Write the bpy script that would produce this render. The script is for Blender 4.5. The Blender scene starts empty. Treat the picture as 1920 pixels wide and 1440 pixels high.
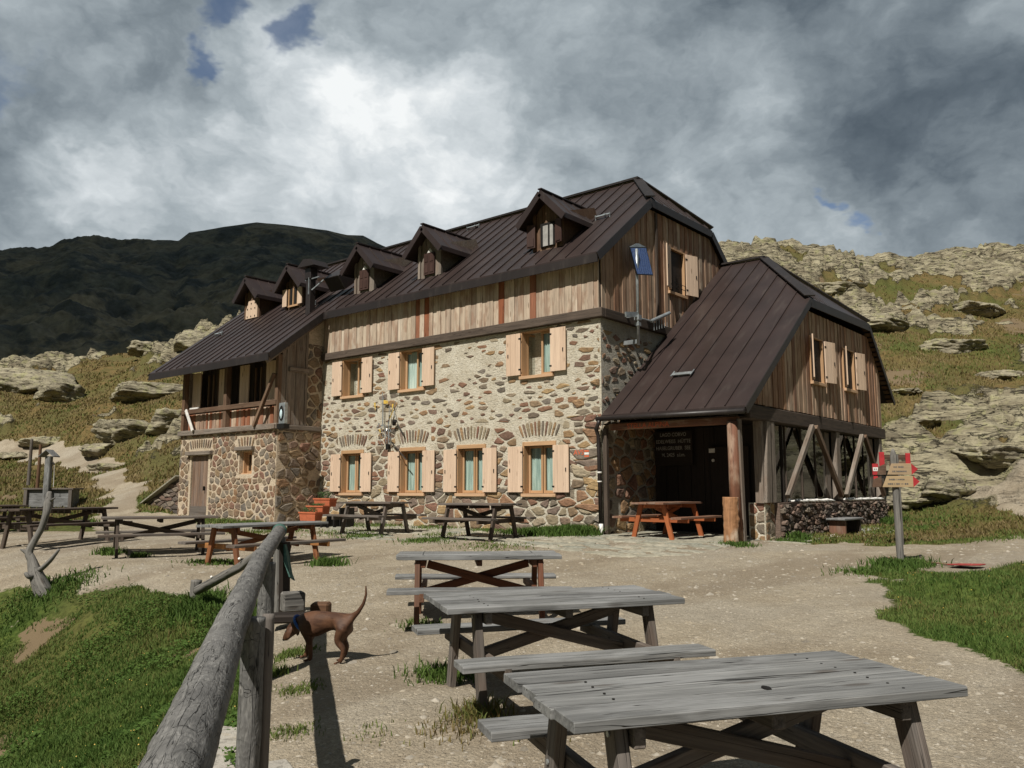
import bpy, math, random
import numpy as np
from mathutils import Vector, Matrix
R = math.radians
rng = random.Random(7)
nrg = np.random.default_rng(7)
sc = bpy.context.scene
col = sc.collection

# ------------------------------------------------------------------ camera
CAM = np.array([10.5203, -15.763, 1.0276]); YAW = 0.69785; PITCH = 0.12732; F = 1539.2
fw = np.array([-math.sin(YAW)*math.cos(PITCH), math.cos(YAW)*math.cos(PITCH), math.sin(PITCH)])
rt = np.array([math.cos(YAW), math.sin(YAW), 0.0]); upv = np.cross(rt, fw)
cd = bpy.data.cameras.new("camera"); cam = bpy.data.objects.new("camera", cd); col.objects.link(cam)
cam.matrix_world = Matrix(((rt[0], upv[0], -fw[0], CAM[0]), (rt[1], upv[1], -fw[1], CAM[1]), (rt[2], upv[2], -fw[2], CAM[2]), (0, 0, 0, 1)))
cd.sensor_width = 36; cd.lens = F/1920*36; cd.clip_start = 0.05; cd.clip_end = 9000
sc.camera = cam
def pdir(px, py):
    d = (px-960)*rt-(py-720)*upv+F*fw
    return d/np.linalg.norm(d)
FH = np.array([-math.sin(YAW), math.cos(YAW), 0.0])
def at(px, py, dep):                     # a survey point: seen direction and horizontal distance ahead
    d = (px-960)*rt-(py-720)*upv+F*fw
    return CAM+d*(dep/(d@FH))
def cl(dep, lat, z=0.0):                 # ahead / sideways of the standpoint
    p = CAM+FH*dep+rt*lat; return (p[0], p[1], z)

# ------------------------------------------------------------------ sun, world, exposure
AZ, EL = R(13), R(51)
sd = np.array([math.sin(AZ)*math.cos(EL), -math.cos(AZ)*math.cos(EL), math.sin(EL)])
sun = bpy.data.lights.new("sun", 'SUN'); sun.energy = 5.0; sun.angle = R(0.5); sun.color = (1.0, 0.955, 0.87)
so = bpy.data.objects.new("sun", sun); col.objects.link(so)
so.rotation_euler = Vector(sd).to_track_quat('Z', 'Y').to_euler()
sc.view_settings.view_transform = 'Standard'; sc.view_settings.look = 'None'
sc.view_settings.exposure = 0.08; sc.view_settings.gamma = 1.0
sc.cycles.max_bounces = 5; sc.cycles.diffuse_bounces = 3; sc.cycles.glossy_bounces = 3
sc.cycles.transparent_max_bounces = 8; sc.cycles.caustics_reflective = False; sc.cycles.caustics_refractive = False

class NT:
    """small node helper"""
    def __init__(s, tree): s.t = tree; s.n = tree.nodes; s.l = tree.links
    def new(s, typ, props=None, **inp):
        nd = s.n.new(typ)
        for k, v in (props or {}).items(): setattr(nd, k, v)
        for k, v in inp.items():
            key = int(k[1:]) if k[0] == '_' and k[1:].isdigit() else k.replace('__', ' ')
            s.set(nd.inputs[key], v)
        return nd
    def set(s, sock, v):
        if isinstance(v, bpy.types.NodeSocket): s.l.new(v, sock)
        elif isinstance(v, bpy.types.Node): s.l.new(v.outputs[0], sock)
        else:
            if hasattr(sock.default_value, '__len__') and not hasattr(v, '__len__'): v = [v]*len(sock.default_value)
            if hasattr(v, '__len__') and len(v) == 3 and len(sock.default_value) == 4: v = (*v, 1)
            sock.default_value = v
    def m(s, op, a, b=0.0, c=0.0, clamp=False):
        return s.new('ShaderNodeMath', dict(operation=op, use_clamp=clamp), _0=a, _1=b, _2=c).outputs[0]
    def vm(s, op, a, b=(0, 0, 0)):
        nd = s.new('ShaderNodeVectorMath', dict(operation=op), _0=a, _1=b)
        return nd.outputs[1] if op == 'DOT_PRODUCT' else nd.outputs[0]
    def mix(s, f, a, b, mode='MIX'):
        nd = s.new('ShaderNodeMix', dict(data_type='RGBA', blend_type=mode))
        s.set(nd.inputs[0], f); s.set(nd.inputs[6], a); s.set(nd.inputs[7], b); return nd.outputs[2]
    def noise(s, vec, scale, det=3, rough=.55, dist=0.0):
        return s.new('ShaderNodeTexNoise', None, Vector=vec, Scale=scale, Detail=det, Roughness=rough, Distortion=dist).outputs[0]
    def vor(s, vec, scale, feat='F1', out=0, rnd=1.0):
        return s.new('ShaderNodeTexVoronoi', dict(feature=feat), Vector=vec, Scale=scale, Randomness=rnd).outputs[out]
    def ramp(s, f, stops):
        nd = s.new('ShaderNodeValToRGB', None, Fac=f); cr = nd.color_ramp
        while len(cr.elements) < len(stops): cr.elements.new(0.5)
        for e, (p, c) in zip(cr.elements, stops):
            e.position = p; e.color = (*c, 1) if hasattr(c, '__len__') else (c, c, c, 1)
        return nd.outputs[0]
    def sm(s, f, a, b):
        nd = s.new('ShaderNodeMapRange', dict(interpolation_type='SMOOTHSTEP'), Value=f)
        nd.inputs[1].default_value = a; nd.inputs[2].default_value = b; return nd.outputs[0]
    def attr(s, name, out='Fac'):
        return s.new('ShaderNodeAttribute', dict(attribute_name=name)).outputs[out]
    def scl(s, vec, v): return s.vm('MULTIPLY', vec, v)
    def bump(s, h, strength=.5, dist=.01, normal=None):
        nd = s.new('ShaderNodeBump', None, Height=h, Strength=strength, Distance=dist)
        if normal is not None: s.l.new(normal, nd.inputs['Normal'])
        return nd.outputs[0]

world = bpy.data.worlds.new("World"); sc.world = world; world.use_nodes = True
def build_world():
    T = NT(world.node_tree); T.n.clear()
    sky = T.new('ShaderNodeTexSky', dict(sky_type='NISHITA', sun_disc=False, sun_elevation=EL, sun_rotation=math.pi-AZ, altitude=2400))
    g = T.new('ShaderNodeTexCoord').outputs['Generated']
    zz = T.new('ShaderNodeSeparateXYZ', None, _0=g).outputs[2]
    # cloud space: flatten the dome so clouds stretch towards the horizon
    st = T.scl(g, (1.0, 1.0, 1.7))
    w1 = T.new('ShaderNodeTexNoise', None, Vector=st, Scale=3.2, Detail=6, Roughness=.6).outputs[1]
    w2 = T.new('ShaderNodeTexNoise', None, Vector=st, Scale=9.0, Detail=4, Roughness=.55).outputs[1]
    warp = T.vm('ADD', T.scl(T.vm('SUBTRACT', w1, (.5, .5, .5)), (.34,)*3), T.scl(T.vm('SUBTRACT', w2, (.5, .5, .5)), (.10,)*3))
    gd = T.vm('NORMALIZE', T.vm('ADD', g, warp))
    val = None
    blobs = [  # x, y, radius in survey pixels, gain
        (600, 330, 230, .24), (300, 360, 130, .26), (860, 240, 200, .22), (990, 330, 90, .12), (640, 110, 90, .18), (1400, 440, 120, .34), (1560, 470, 80, .20),
        (30, 20, 160, .20), (1120, 360, 130, .10), (500, 260, 80, .10), (760, 380, 150, .10), (200, 400, 70, .28), (1440, 120, 150, .07),
        (170, 130, 170, -.17), (330, 190, 90, -.15), (1260, 180, 200, -.12), (1780, 300, 230, -.13), (300, 60, 80, -.06), (1100, 40, 220, -.05), (1430, 150, 110, .10), (1000, 170, 90, .08), (760, 190, 80, .10), (880, 110, 120, -.08),
        (60, 330, 110, -.07), (1640, 120, 200, -.10), (1500, 330, 110, -.05), (860, 360, 40, -.08), (720, 30, 80, -.10), (1240, 300, 110, -.06)]
    for (x, y, r, gn) in blobs:
        d = pdir(x, y); k = 1.0/(2*(r/F)**2)*2
        dt = T.vm('DOT_PRODUCT', gd, tuple(d))
        e = T.m('MULTIPLY', T.m('POWER', 2.718, T.m('MULTIPLY', T.m('SUBTRACT', dt, 1.0), k)), gn*.92)
        val = e if val is None else T.m('ADD', val, e)
    n1 = T.noise(T.vm('ADD', T.scl(g, (1, 1, 1.25)), T.scl(warp, (.7,)*3)), 5.2, 10, .56, .0)
    n2 = T.noise(T.vm('ADD', T.scl(g, (1, 1, 1.2)), T.scl(warp, (.6,)*3)), 15.0, 9, .58, .0)
    val = T.m('ADD', val, T.m('MULTIPLY', T.m('SUBTRACT', n1, .5), 1.0))
    val = T.m('ADD', val, T.m('MULTIPLY', T.m('SUBTRACT', n2, .5), .28))
    pa = T.noise(T.vm('ADD', T.scl(g, (1, 1, 1.3)), T.scl(warp, (.5,)*3)), 7.5, 6, .5, .0); puff = T.m('ABSOLUTE', T.m('SUBTRACT', pa, .5))   # billows: creases where the noise crosses its mean
    pb = T.noise(T.vm('ADD', T.scl(g, (1, 1, 1.2)), T.scl(warp, (.4,)*3)), 17.0, 5, .5, .0); puff2 = T.m('ABSOLUTE', T.m('SUBTRACT', pb, .5))
    val = T.m('ADD', val, T.m('ADD', T.m('MULTIPLY', T.m('SUBTRACT', puff, .085), .75), T.m('MULTIPLY', T.m('SUBTRACT', puff2, .085), .35)))
    val = T.m('MULTIPLY', T.m('ADD', val, .482), .95)
    ccol = T.ramp(val, [(0.0, (.062, .084, .108)), (.20, (.120, .150, .178)), (.40, (.215, .255, .285)), (.62, (.37, .42, .450)), (.84, (.62, .665, .69)), (1.0, (.86, .885, .89))])
    gap = None
    for (x, y, r) in [(455, 12, 55), (425, 145, 34), (640, 25, 42), (1583, 440, 26), (1530, 400, 26), (-300, 200, 150), (2300, 300, 120)]:
        d = pdir(x, y); k = 1.0/(r/F)**2
        e = T.m('POWER', 2.718, T.m('MULTIPLY', T.m('SUBTRACT', T.vm('DOT_PRODUCT', gd, tuple(d)), 1.0), k))
        gap = e if gap is None else T.m('MAXIMUM', gap, e)
    gap = T.sm(T.m('ADD', gap, T.m('MULTIPLY', T.m('SUBTRACT', n2, .5), 1.2)), .42, .95)
    skyc = T.scl(sky.outputs[0], (.085, .085, .085))
    final = T.mix(T.m('MULTIPLY', gap, .8), ccol, skyc)
    back = T.sm(T.vm('DOT_PRODUCT', g, tuple(FH)), .55, -.15); over = T.sm(zz, .58, .85)   # unseen sky overhead and behind dimmed to deepen the shadows
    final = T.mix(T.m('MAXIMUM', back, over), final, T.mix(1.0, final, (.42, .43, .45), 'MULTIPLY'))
    low = T.sm(zz, -.08, -.005)
    final = T.mix(low, (.09, .085, .06), final)
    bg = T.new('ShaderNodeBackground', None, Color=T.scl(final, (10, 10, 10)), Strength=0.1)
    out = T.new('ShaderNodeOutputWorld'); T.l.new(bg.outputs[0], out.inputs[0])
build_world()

# ------------------------------------------------------------------ tagging and mesh helpers
def tag(o, label=None, cat=None, group=None, kind=None):
    if label: o['label'] = label
    if cat: o['category'] = cat
    if group: o['group'] = group
    if kind: o['kind'] = kind
    return o
def empty(name, loc=(0, 0, 0), rz=0.0, **kw):
    o = bpy.data.objects.new(name, None); col.objects.link(o); o.location = loc; o.rotation_euler = (0, 0, rz)
    o.empty_display_size = .2
    return tag(o, **kw)
def children(o): return [c for c in bpy.data.objects if c.parent == o]
def copy_tree(o, parent=None):
    c = o.copy(); col.objects.link(c)
    if parent is not None: c.parent = parent
    for ch in children(o): copy_tree(ch, c)
    return c
def rotm(rx=0, ry=0, rz=0): return np.array(Matrix.Rotation(rz, 3, 'Z') @ Matrix.Rotation(ry, 3, 'Y') @ Matrix.Rotation(rx, 3, 'X'))

class MB:
    def __init__(s): s.v = []; s.f = []; s.gc = []; s.rn = []; s.n = 0
    def add(s, v, f, gc=None, rn=0.5):
        v = np.asarray(v, float); k = len(v)
        s.v.append(v); s.f += [tuple(i+s.n for i in q) for q in f]
        s.gc.append(v if gc is None else np.asarray(gc, float))
        s.rn.append(np.full(k, rn) if np.isscalar(rn) else np.asarray(rn, float)); s.n += k
        return s
    def box(s, c, size, rot=None, rn=None, off=True):
        rn = rng.random() if rn is None else rn
        h = np.array(size)/2.0
        loc = np.array([[x, y, z] for x in (-1, 1) for y in (-1, 1) for z in (-1, 1)])*h
        o = np.argsort(-h); gc = loc[:, o].copy()
        if off: gc = gc+np.array([rng.random()*40, rng.random()*10, rng.random()*10])
        v = loc if rot is None else loc @ np.asarray(rot).T
        s.add(v+np.array(c), [(0, 1, 3, 2), (4, 6, 7, 5), (0, 4, 5, 1), (2, 3, 7, 6), (0, 2, 6, 4), (1, 5, 7, 3)], gc, rn); return s
    def bar(s, p0, p1, w, h, up=(0, 0, 1), rn=None):
        p0 = np.array(p0, float); p1 = np.array(p1, float); a = p1-p0; L = np.linalg.norm(a); a /= L
        u = np.array(up, float); b = np.cross(u, a)
        if np.linalg.norm(b) < 1e-4: b = np.cross((1, 0, 0), a)
        b /= np.linalg.norm(b); c = np.cross(a, b)
        s.box((p0+p1)/2, (L, w, h), np.array([a, b, c]).T, rn); return s
    def tube(s, path, rad, n=12, cap=True, rn=None, wob=0.0, ell=1.0):
        path = np.asarray(path, float); m = len(path); rad = np.full(m, rad) if np.isscalar(rad) else np.asarray(rad, float)
        rn = rng.random() if rn is None else rn
        t = np.gradient(path, axis=0); t /= np.linalg.norm(t, axis=1)[:, None]
        ref = np.array([0, 0, 1.0]) if abs(t[0][2]) < .9 else np.array([1.0, 0, 0])
        L = np.concatenate([[0], np.cumsum(np.linalg.norm(np.diff(path, axis=0), axis=1))]); o = rng.random()*30
        vs, gc = [], []; ph = rng.random()*9
        for i in range(m):
            b = np.cross(t[i], ref); b /= np.linalg.norm(b); c = np.cross(b, t[i]); ref = c
            for k in range(n):
                an = 2*math.pi*k/n
                r = rad[i]*(1+wob*(math.sin(3*an+ph+L[i]*2.1)+.6*math.sin(5*an+L[i]*5.3+ph)+.5*math.sin(2*an-L[i]*3.7)))
                vs.append(path[i]+r*(math.cos(an)*b+ell*math.sin(an)*c)); gc.append((L[i]+o, math.cos(an)*rad[i], math.sin(an)*rad[i]))
        fs = [(i*n+k, i*n+(k+1) % n, (i+1)*n+(k+1) % n, (i+1)*n+k) for i in range(m-1) for k in range(n)]
        if cap: fs += [tuple(range(n))[::-1], tuple((m-1)*n+k for k in range(n))]
        s.add(vs, fs, gc, rn); return s
    def prism(s, poly, vec, rn=.5, gc=None):
        p = np.asarray(poly, float); n = len(p); v = np.vstack([p, p+np.array(vec, float)])
        f = [tuple(range(n)), tuple(range(2*n-1, n-1, -1))]+[(k, n+k, n+(k+1) % n, (k+1) % n) for k in range(n)]
        s.add(v, f, gc if gc is None else np.vstack([gc, gc]), rn); return s
    def build(s, name, mat, parent=None, bevel=0.0, smooth=False, tagd=None, attrs=None):
        me = bpy.data.meshes.new(name)
        v = np.vstack(s.v) if s.v else np.zeros((0, 3))
        me.from_pydata(v.tolist(), [], s.f); me.update()
        if s.v:
            a = me.attributes.new('gc', 'FLOAT_VECTOR', 'POINT'); a.data.foreach_set('vector', np.vstack(s.gc).ravel())
            a = me.attributes.new('rn', 'FLOAT', 'POINT'); a.data.foreach_set('value', np.concatenate(s.rn))
        for k, arr in (attrs or {}).items():
            a = me.attributes.new(k, 'FLOAT', 'POINT'); a.data.foreach_set('value', arr)
        if smooth: me.polygons.foreach_set('use_smooth', [True]*len(me.polygons))
        if mat: me.materials.append(mat)
        o = bpy.data.objects.new(name, me); col.objects.link(o)
        if parent is not None: o.parent = parent
        if bevel:
            b = o.modifiers.new('bevel', 'BEVEL'); b.width = bevel; b.segments = 1; b.limit_method = 'ANGLE'; b.angle_limit = R(40)
        if tagd: tag(o, **tagd)
        return o
def fastmesh(name, v, f, mat, attrs=None, smooth=False, parent=None, **tg):
    """numpy mesh: v (n,3), f (m,k) of one face size"""
    me = bpy.data.meshes.new(name); n, (mf, k) = len(v), f.shape
    me.vertices.add(n); me.vertices.foreach_set('co', np.ascontiguousarray(v, dtype=np.float32).ravel())
    me.loops.add(mf*k); me.loops.foreach_set('vertex_index', np.ascontiguousarray(f, dtype=np.int32).ravel())
    me.polygons.add(mf); me.polygons.foreach_set('loop_start', np.arange(mf, dtype=np.int32)*k)
    me.polygons.foreach_set('loop_total', np.full(mf, k, dtype=np.int32))
    me.update(calc_edges=True)
    for kk, arr in (attrs or {}).items():
        a = me.attributes.new(kk, 'FLOAT', 'POINT'); a.data.foreach_set('value', np.ascontiguousarray(arr, dtype=np.float32))
    if smooth: me.polygons.foreach_set('use_smooth', np.ones(mf, dtype=bool))
    me.materials.append(mat)
    o = bpy.data.objects.new(name, me); col.objects.link(o)
    if parent is not None: o.parent = parent
    return tag(o, **tg)

# ------------------------------------------------------------------ numpy noise
def _h(ix, iy, iz, seed):
    h = (ix.astype(np.int64)*374761393+iy.astype(np.int64)*668265263+iz.astype(np.int64)*2147483647+seed*974711) & 0xffffffff
    h = ((h ^ (h >> 13))*1274126177) & 0xffffffff
    h = ((h ^ (h >> 16))*2246822519) & 0xffffffff
    return ((h ^ (h >> 15)) & 0xffffff)/float(0xffffff)
def vnoise(x, y, z=None, seed=0):
    x = np.asarray(x, float); y = np.asarray(y, float); z = np.zeros_like(x) if z is None else np.asarray(z, float)
    ix, iy, iz = np.floor(x), np.floor(y), np.floor(z); fx, fy, fz = x-ix, y-iy, z-iz
    fx, fy, fz = [t*t*t*(t*(t*6-15)+10) for t in (fx, fy, fz)]
    ix, iy, iz = ix.astype(int), iy.astype(int), iz.astype(int); r = 0
    for a in (0, 1):
        for b in (0, 1):
            for c in (0, 1):
                r = r+_h(ix+a, iy+b, iz+c, seed)*(fx if a else 1-fx)*(fy if b else 1-fy)*(fz if c else 1-fz)
    return r*2-1
def fbm(x, y, z=None, oct=4, seed=0, gain=.5):
    r = 0; a = 1.0; t = 0; f = 1.0
    for o in range(oct):
        r = r+a*vnoise(np.asarray(x)*f+o*17.3, np.asarray(y)*f-o*9.1, None if z is None else np.asarray(z)*f, seed+o); t += a; a *= gain; f *= 2.03
    return r/t
def sstep(a, b, x): t = np.clip((np.asarray(x)-a)/(b-a), 0, 1); return t*t*(3-2*t)

# ------------------------------------------------------------------ materials
def newmat(name):
    m = bpy.data.materials.new(name); m.use_nodes = True; T = NT(m.node_tree)
    b = T.n['Principled BSDF']; T.b = b; b.inputs['Specular IOR Level'].default_value = .3
    return m, T
def fin(T, colr=None, rough=None, normal=None, metal=None, spec=None):
    if colr is not None: T.set(T.b.inputs['Base Color'], colr)
    if rough is not None: T.set(T.b.inputs['Roughness'], rough)
    if normal is not None: T.set(T.b.inputs['Normal'], normal)
    if metal is not None: T.set(T.b.inputs['Metallic'], metal)
    if spec is not None: T.set(T.b.inputs['Specular IOR Level'], spec)
def wood(name, cols, grain=.5, rough=.8, bs=.5, stain=None, crack=.0, fine=60.0, knots=True):
    """cols: ramp of board colours picked by the board's own random number"""
    m, T = newmat(name); gc = T.attr('gc', 'Vector'); rn = T.attr('rn')
    base = T.ramp(rn, [(i/(len(cols)-1), c) for i, c in enumerate(cols)])
    T.n[-1].color_ramp.interpolation = 'LINEAR'
    g1 = T.noise(T.scl(gc, (.9, 14, 14)), 1.0, 4, .6, .8)
    g2 = T.noise(T.scl(gc, (2.2, fine, fine)), 1.0, 4, .65, .4)
    g = T.m('ADD', T.m('MULTIPLY', g1, .55), T.m('MULTIPLY', g2, .45))
    c = T.mix(T.sm(g, .32, .68), T.mix(1.0, base, (1-grain,)*3, 'MULTIPLY'), base)
    c = T.mix(T.m('MULTIPLY', T.sm(g2, .5, .72), grain*.5), c, T.mix(1.0, base, (1.35, 1.3, 1.25), 'MULTIPLY'))
    if stain:
        s1 = T.noise(T.scl(gc, (1.3, 3, 3)), 1.0, 4, .6)
        c = T.mix(T.m('MULTIPLY', T.sm(s1, .48, .62), stain[1]), c, stain[0])
    h = g
    if knots:
        kv = T.vor(T.scl(gc, (1.6, 6, 6)), 1.0); k = T.sm(kv, .16, .07)
        c = T.mix(T.m('MULTIPLY', k, .65), c, T.mix(1.0, base, (.30, .24, .2), 'MULTIPLY'))
    if crack:
        cr = T.noise(T.scl(gc, (.45, 22, 22)), 1.0, 2, .5, .5); cm = T.sm(T.m('ABSOLUTE', T.m('SUBTRACT', cr, .5)), .009, .0)
        c = T.mix(T.m('MULTIPLY', cm, crack), c, (.012, .011, .010)); h = T.m('SUBTRACT', g, T.m('MULTIPLY', cm, 1.0))
    fin(T, c, rough, T.bump(h, bs, .006)); return m
def plain(name, c, rough=.6, metal=0.0, var=.15, scale=8, bs=.0, spec=.3):
    m, T = newmat(name); g = T.new('ShaderNodeTexCoord').outputs['Object']; n = T.noise(g, scale, 4)
    cc = T.mix(T.sm(n, .3, .7), tuple(x*(1-var) for x in c), tuple(min(1, x*(1+var)) for x in c))
    fin(T, cc, rough, T.bump(n, bs, .01) if bs else None, metal, spec); return m

M = {}
GREY = [(.150, .132, .112), (.235, .215, .190), (.18, .165, .145), (.27, .25, .225)]
M['clad'] = wood('weathered_larch', [(.25, .15, .10), (.47, .36, .27), (.62, .50, .38), (.44, .34, .26), (.33, .11, .05), (.60, .49, .37), (.68, .57, .45), (.46, .29, .18)], .5, .8, .6, ((.22, .10, .055), .45))
M['clad_dark'] = wood('brown_larch', [(.10, .062, .040), (.17, .105, .068), (.125, .07, .042), (.23, .15, .098), (.15, .075, .038), (.26, .19, .135)], .55, .8, .6, ((.10, .05, .03), .5))
M['clad_gable'] = wood('sun_browned_larch', [(.26, .15, .10), (.47, .33, .23), (.34, .19, .115), (.58, .43, .31), (.40, .20, .11), (.64, .51, .39), (.44, .31, .21)], .5, .8, .5, ((.17, .08, .045), .5))
M['beam'] = wood('dark_beam', [(.075, .055, .042), (.12, .09, .07)], .5, .8, .7, crack=.8, fine=40)
M['beam_grey'] = wood('grey_beam', [(.20, .165, .135), (.31, .26, .215), (.25, .21, .175)], .5, .85, .7, ((.16, .10, .065), .35), crack=.8, fine=40)
M['shutter'] = wood('fresh_larch', [(.64, .465, .335), (.72, .54, .40), (.68, .50, .365)], .20, .6, .25, fine=30)
M['casing'] = wood('orange_larch', [(.47, .285, .15), (.55, .34, .19)], .22, .5, .25, fine=30, knots=False)
M['casing_pale'] = wood('pale_larch', [(.58, .37, .22), (.64, .42, .26)], .22, .6, .25, fine=30)
M['table'] = wood('silver_grey_boards', [(.175, .175, .172), (.245, .245, .24), (.205, .205, .20)], .5, .72, .9, ((.33, .33, .33), .40), crack=.95, fine=42)
M['table_leg'] = wood('grey_brown_boards', [(.13, .108, .09), (.20, .175, .155), (.16, .135, .115)], .5, .8, .8, ((.12, .075, .05), .35), crack=.6)
M['table_dark'] = wood('dark_boards', [(.075, .055, .042), (.12, .092, .072), (.095, .07, .055)], .5, .8, .8, crack=.6)
M['table_red'] = wood('red_brown_boards', [(.145, .052, .026), (.19, .075, .036)], .4, .7, .6, ((.15, .11, .08), .3), crack=.5)
M['orange'] = wood('orange_stained_boards', [(.36, .10, .035), (.43, .135, .05)], .3, .55, .4, ((.25, .06, .02), .3))
M['orange_top'] = wood('worn_red_brown_top', [(.20, .095, .06), (.27, .15, .10)], .4, .6, .4, ((.30, .25, .20), .4))
M['tan'] = wood('tan_stained_boards', [(.38, .17, .055), (.46, .22, .08)], .35, .6, .4, ((.20, .07, .03), .5))
M['tan_leg'] = wood('worn_orange_legs', [(.25, .095, .04), (.32, .13, .055)], .45, .7, .5, ((.14, .07, .04), .5))
M['grey_log'] = wood('grey_log', [(.19, .18, .165), (.24, .225, .205)], .5, .85, 1.0, crack=.9, fine=30)
M['debarked'] = wood('debarked_trunk', [(.40, .19, .085), (.46, .25, .13)], .5, .75, 1.0, ((.58, .47, .36), .85), fine=16)
M['post_red'] = wood('red_brown_post', [(.19, .085, .05), (.24, .11, .065)], .45, .7, .8, ((.38, .28, .2), .5), crack=.5)
M['door'] = wood('faded_door_boards', [(.22, .14, .095), (.29, .20, .145), (.25, .165, .12)], .5, .8, .5, ((.16, .14, .13), .4))
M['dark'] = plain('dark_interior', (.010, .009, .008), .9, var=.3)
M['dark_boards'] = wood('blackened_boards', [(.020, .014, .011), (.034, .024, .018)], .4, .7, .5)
M['brown_paint'] = wood('brown_paint', [(.055, .028, .022), (.075, .04, .032)], .3, .6, .3, knots=False)
M['iron'] = plain('black_iron', (.03, .028, .026), .5, .6)
M['galv'] = plain('galvanised_steel', (.42, .45, .46), .42, .7, .2)
M['white'] = plain('white_paint', (.72, .70, .66), .6)
M['terracotta'] = plain('terracotta', (.46, .13, .06), .7, var=.12)
M['greencloth'] = plain('faded_green_cloth', (.055, .12, .10), .8, var=.2, scale=30, bs=.4)
M['red'] = plain('red_paint', (.40, .035, .040), .5, var=.12)
M['darkred'] = plain('faded_red_plastic', (.30, .050, .045), .5, var=.12)
M['signwood'] = wood('sign_board', [(.42, .30, .19), (.50, .36, .20)], .25, .6, .3, knots=False)
M['ink'] = plain('dull_lettering', (.09, .095, .10), .8)
M['letter'] = plain('pale_lettering', (.34, .33, .31), .7)
M['letter_red'] = plain('orange_red_lettering', (.55, .13, .06), .7)
M['leafgreen'] = plain('herb_leaves', (.06, .11, .035), .7, var=.5, scale=30)
M['soil'] = plain('potting_soil', (.05, .035, .025), .95)
M['yellow'] = plain('yellow_pennant', (.62, .42, .08), .6)
M['blue'] = plain('blue_nylon', (.03, .10, .35), .5)
def curtain():
    m, T = newmat('pale_green_curtain'); g = T.new('ShaderNodeTexCoord').outputs['Object']
    w = T.noise(T.scl(g, (26, 26, 1.2)), 1.0, 2)
    fin(T, T.mix(T.sm(w, .35, .65), (.27, .37, .33), (.52, .62, .56)), .9, T.bump(w, .6, .03)); return m
M['curtain'] = curtain()
def glass():
    m, T = newmat('window_glass'); T.n.remove(T.b)
    gl = T.new('ShaderNodeBsdfGlossy', None, Color=(.9, .95, .95), Roughness=.03); tr = T.new('ShaderNodeBsdfTransparent', None, Color=(.88, .91, .90))
    lw = T.new('ShaderNodeLayerWeight', None, Blend=.5).outputs['Facing']; mx = T.new('ShaderNodeMixShader'); T.l.new(T.m('ADD', T.m('MULTIPLY', T.m('POWER', lw, 4.0), .7), .05), mx.inputs[0])
    T.l.new(tr.outputs[0], mx.inputs[1]); T.l.new(gl.outputs[0], mx.inputs[2]); T.l.new(mx.outputs[0], T.n['Material Output'].inputs[0]); return m
M['glass'] = glass()
def roofmat(name, c, rough):
    m, T = newmat(name); g = T.new('ShaderNodeTexCoord').outputs['Object']
    n = T.noise(g, .9, 4, .6); n2 = T.noise(T.scl(g, (6, 1.2, 1.2)), 1.0, 4); rn = T.attr('rn')
    cc = T.mix(T.sm(n, .3, .7), tuple(x*.8 for x in c), tuple(x*1.25 for x in c))
    cc = T.mix(T.m('MULTIPLY', T.sm(n2, .55, .75), .25), cc, (.085, .07, .06))
    cc = T.mix(T.m('MULTIPLY', rn, .25), cc, (.035, .02, .018))
    fin(T, cc, T.m('ADD', T.m('MULTIPLY', n2, .2), rough-.1), T.bump(n, .12, .03), 0.0, .55); return m
M['roof'] = roofmat('brown_sheet_metal', (.030, .0195, .0175), .44)
M['roof_dark'] = roofmat('dark_sheet_metal', (.016, .012, .011), .5)
def mortar(name, c1, c2, bs=1.0, patch=None):
    m, T = newmat(name); g = T.new('ShaderNodeTexCoord').outputs['Object']
    n = T.noise(g, 2.2, 5, .6); n2 = T.noise(T.scl(g, (1, 1, 1.7)), 17, 5, .7, .6); n3 = T.noise(g, 70, 3)
    c = T.mix(T.sm(n, .3, .7), c1, c2); c = T.mix(T.m('MULTIPLY', T.sm(n2, .50, .36), .6), c, tuple(x*.40 for x in c1)); n5 = T.noise(T.scl(g, (1, 1, 2.4)), 5.5, 5, .65, .8); c = T.mix(T.m('MULTIPLY', T.sm(n5, .52, .66), .45), c, (.34, .27, .17)); c = T.mix(T.m('MULTIPLY', T.sm(n5, .40, .30), .35), c, (.36, .35, .30))
    if patch: c = T.mix(T.sm(T.noise(g, .8, 3), .5, .7), c, patch)
    hh = T.m('ADD', n2, T.m('MULTIPLY', n3, .3)); fin(T, c, .95, T.bump(hh, bs, .035), None, .1); return m
M['mortar'] = mortar('pale_mortar', (.54, .485, .38), (.68, .63, .52))
M['mortar_warm'] = mortar('warm_mortar', (.50, .405, .29), (.62, .52, .40), .7)
M['mortar_grey'] = mortar('grey_mortar', (.40, .37, .31), (.52, .49, .42))
def stonemat(name, cols, bs=.8):
    m, T = newmat(name); g = T.new('ShaderNodeTexCoord').outputs['Object']; rn = T.attr('rn')
    c = T.ramp(rn, [(i/(len(cols)-1), k) for i, k in enumerate(cols)])
    n = T.noise(T.scl(g, (1, 1, 2.2)), 9, 5, .65, .5); n2 = T.noise(g, 45, 4, .6)
    c = T.mix(1.0, c, T.ramp(n, [(.25, .48), (.5, .95), (.75, 1.45)]), 'MULTIPLY')
    c = T.mix(T.m('MULTIPLY', T.sm(n2, .58, .75), .35), c, (.42, .38, .30))
    fin(T, c, .9, T.bump(T.m('ADD', n, T.m('MULTIPLY', n2, .4)), bs, .02), None, .2); return m
M['stone'] = stonemat('gneiss_rubble', [(.23, .19, .14), (.13, .11, .09), (.29, .185, .095), (.20, .175, .145), (.22, .115, .08), (.36, .25, .13), (.25, .135, .085), (.16, .10, .075), (.36, .30, .21), (.25, .20, .13)])
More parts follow.
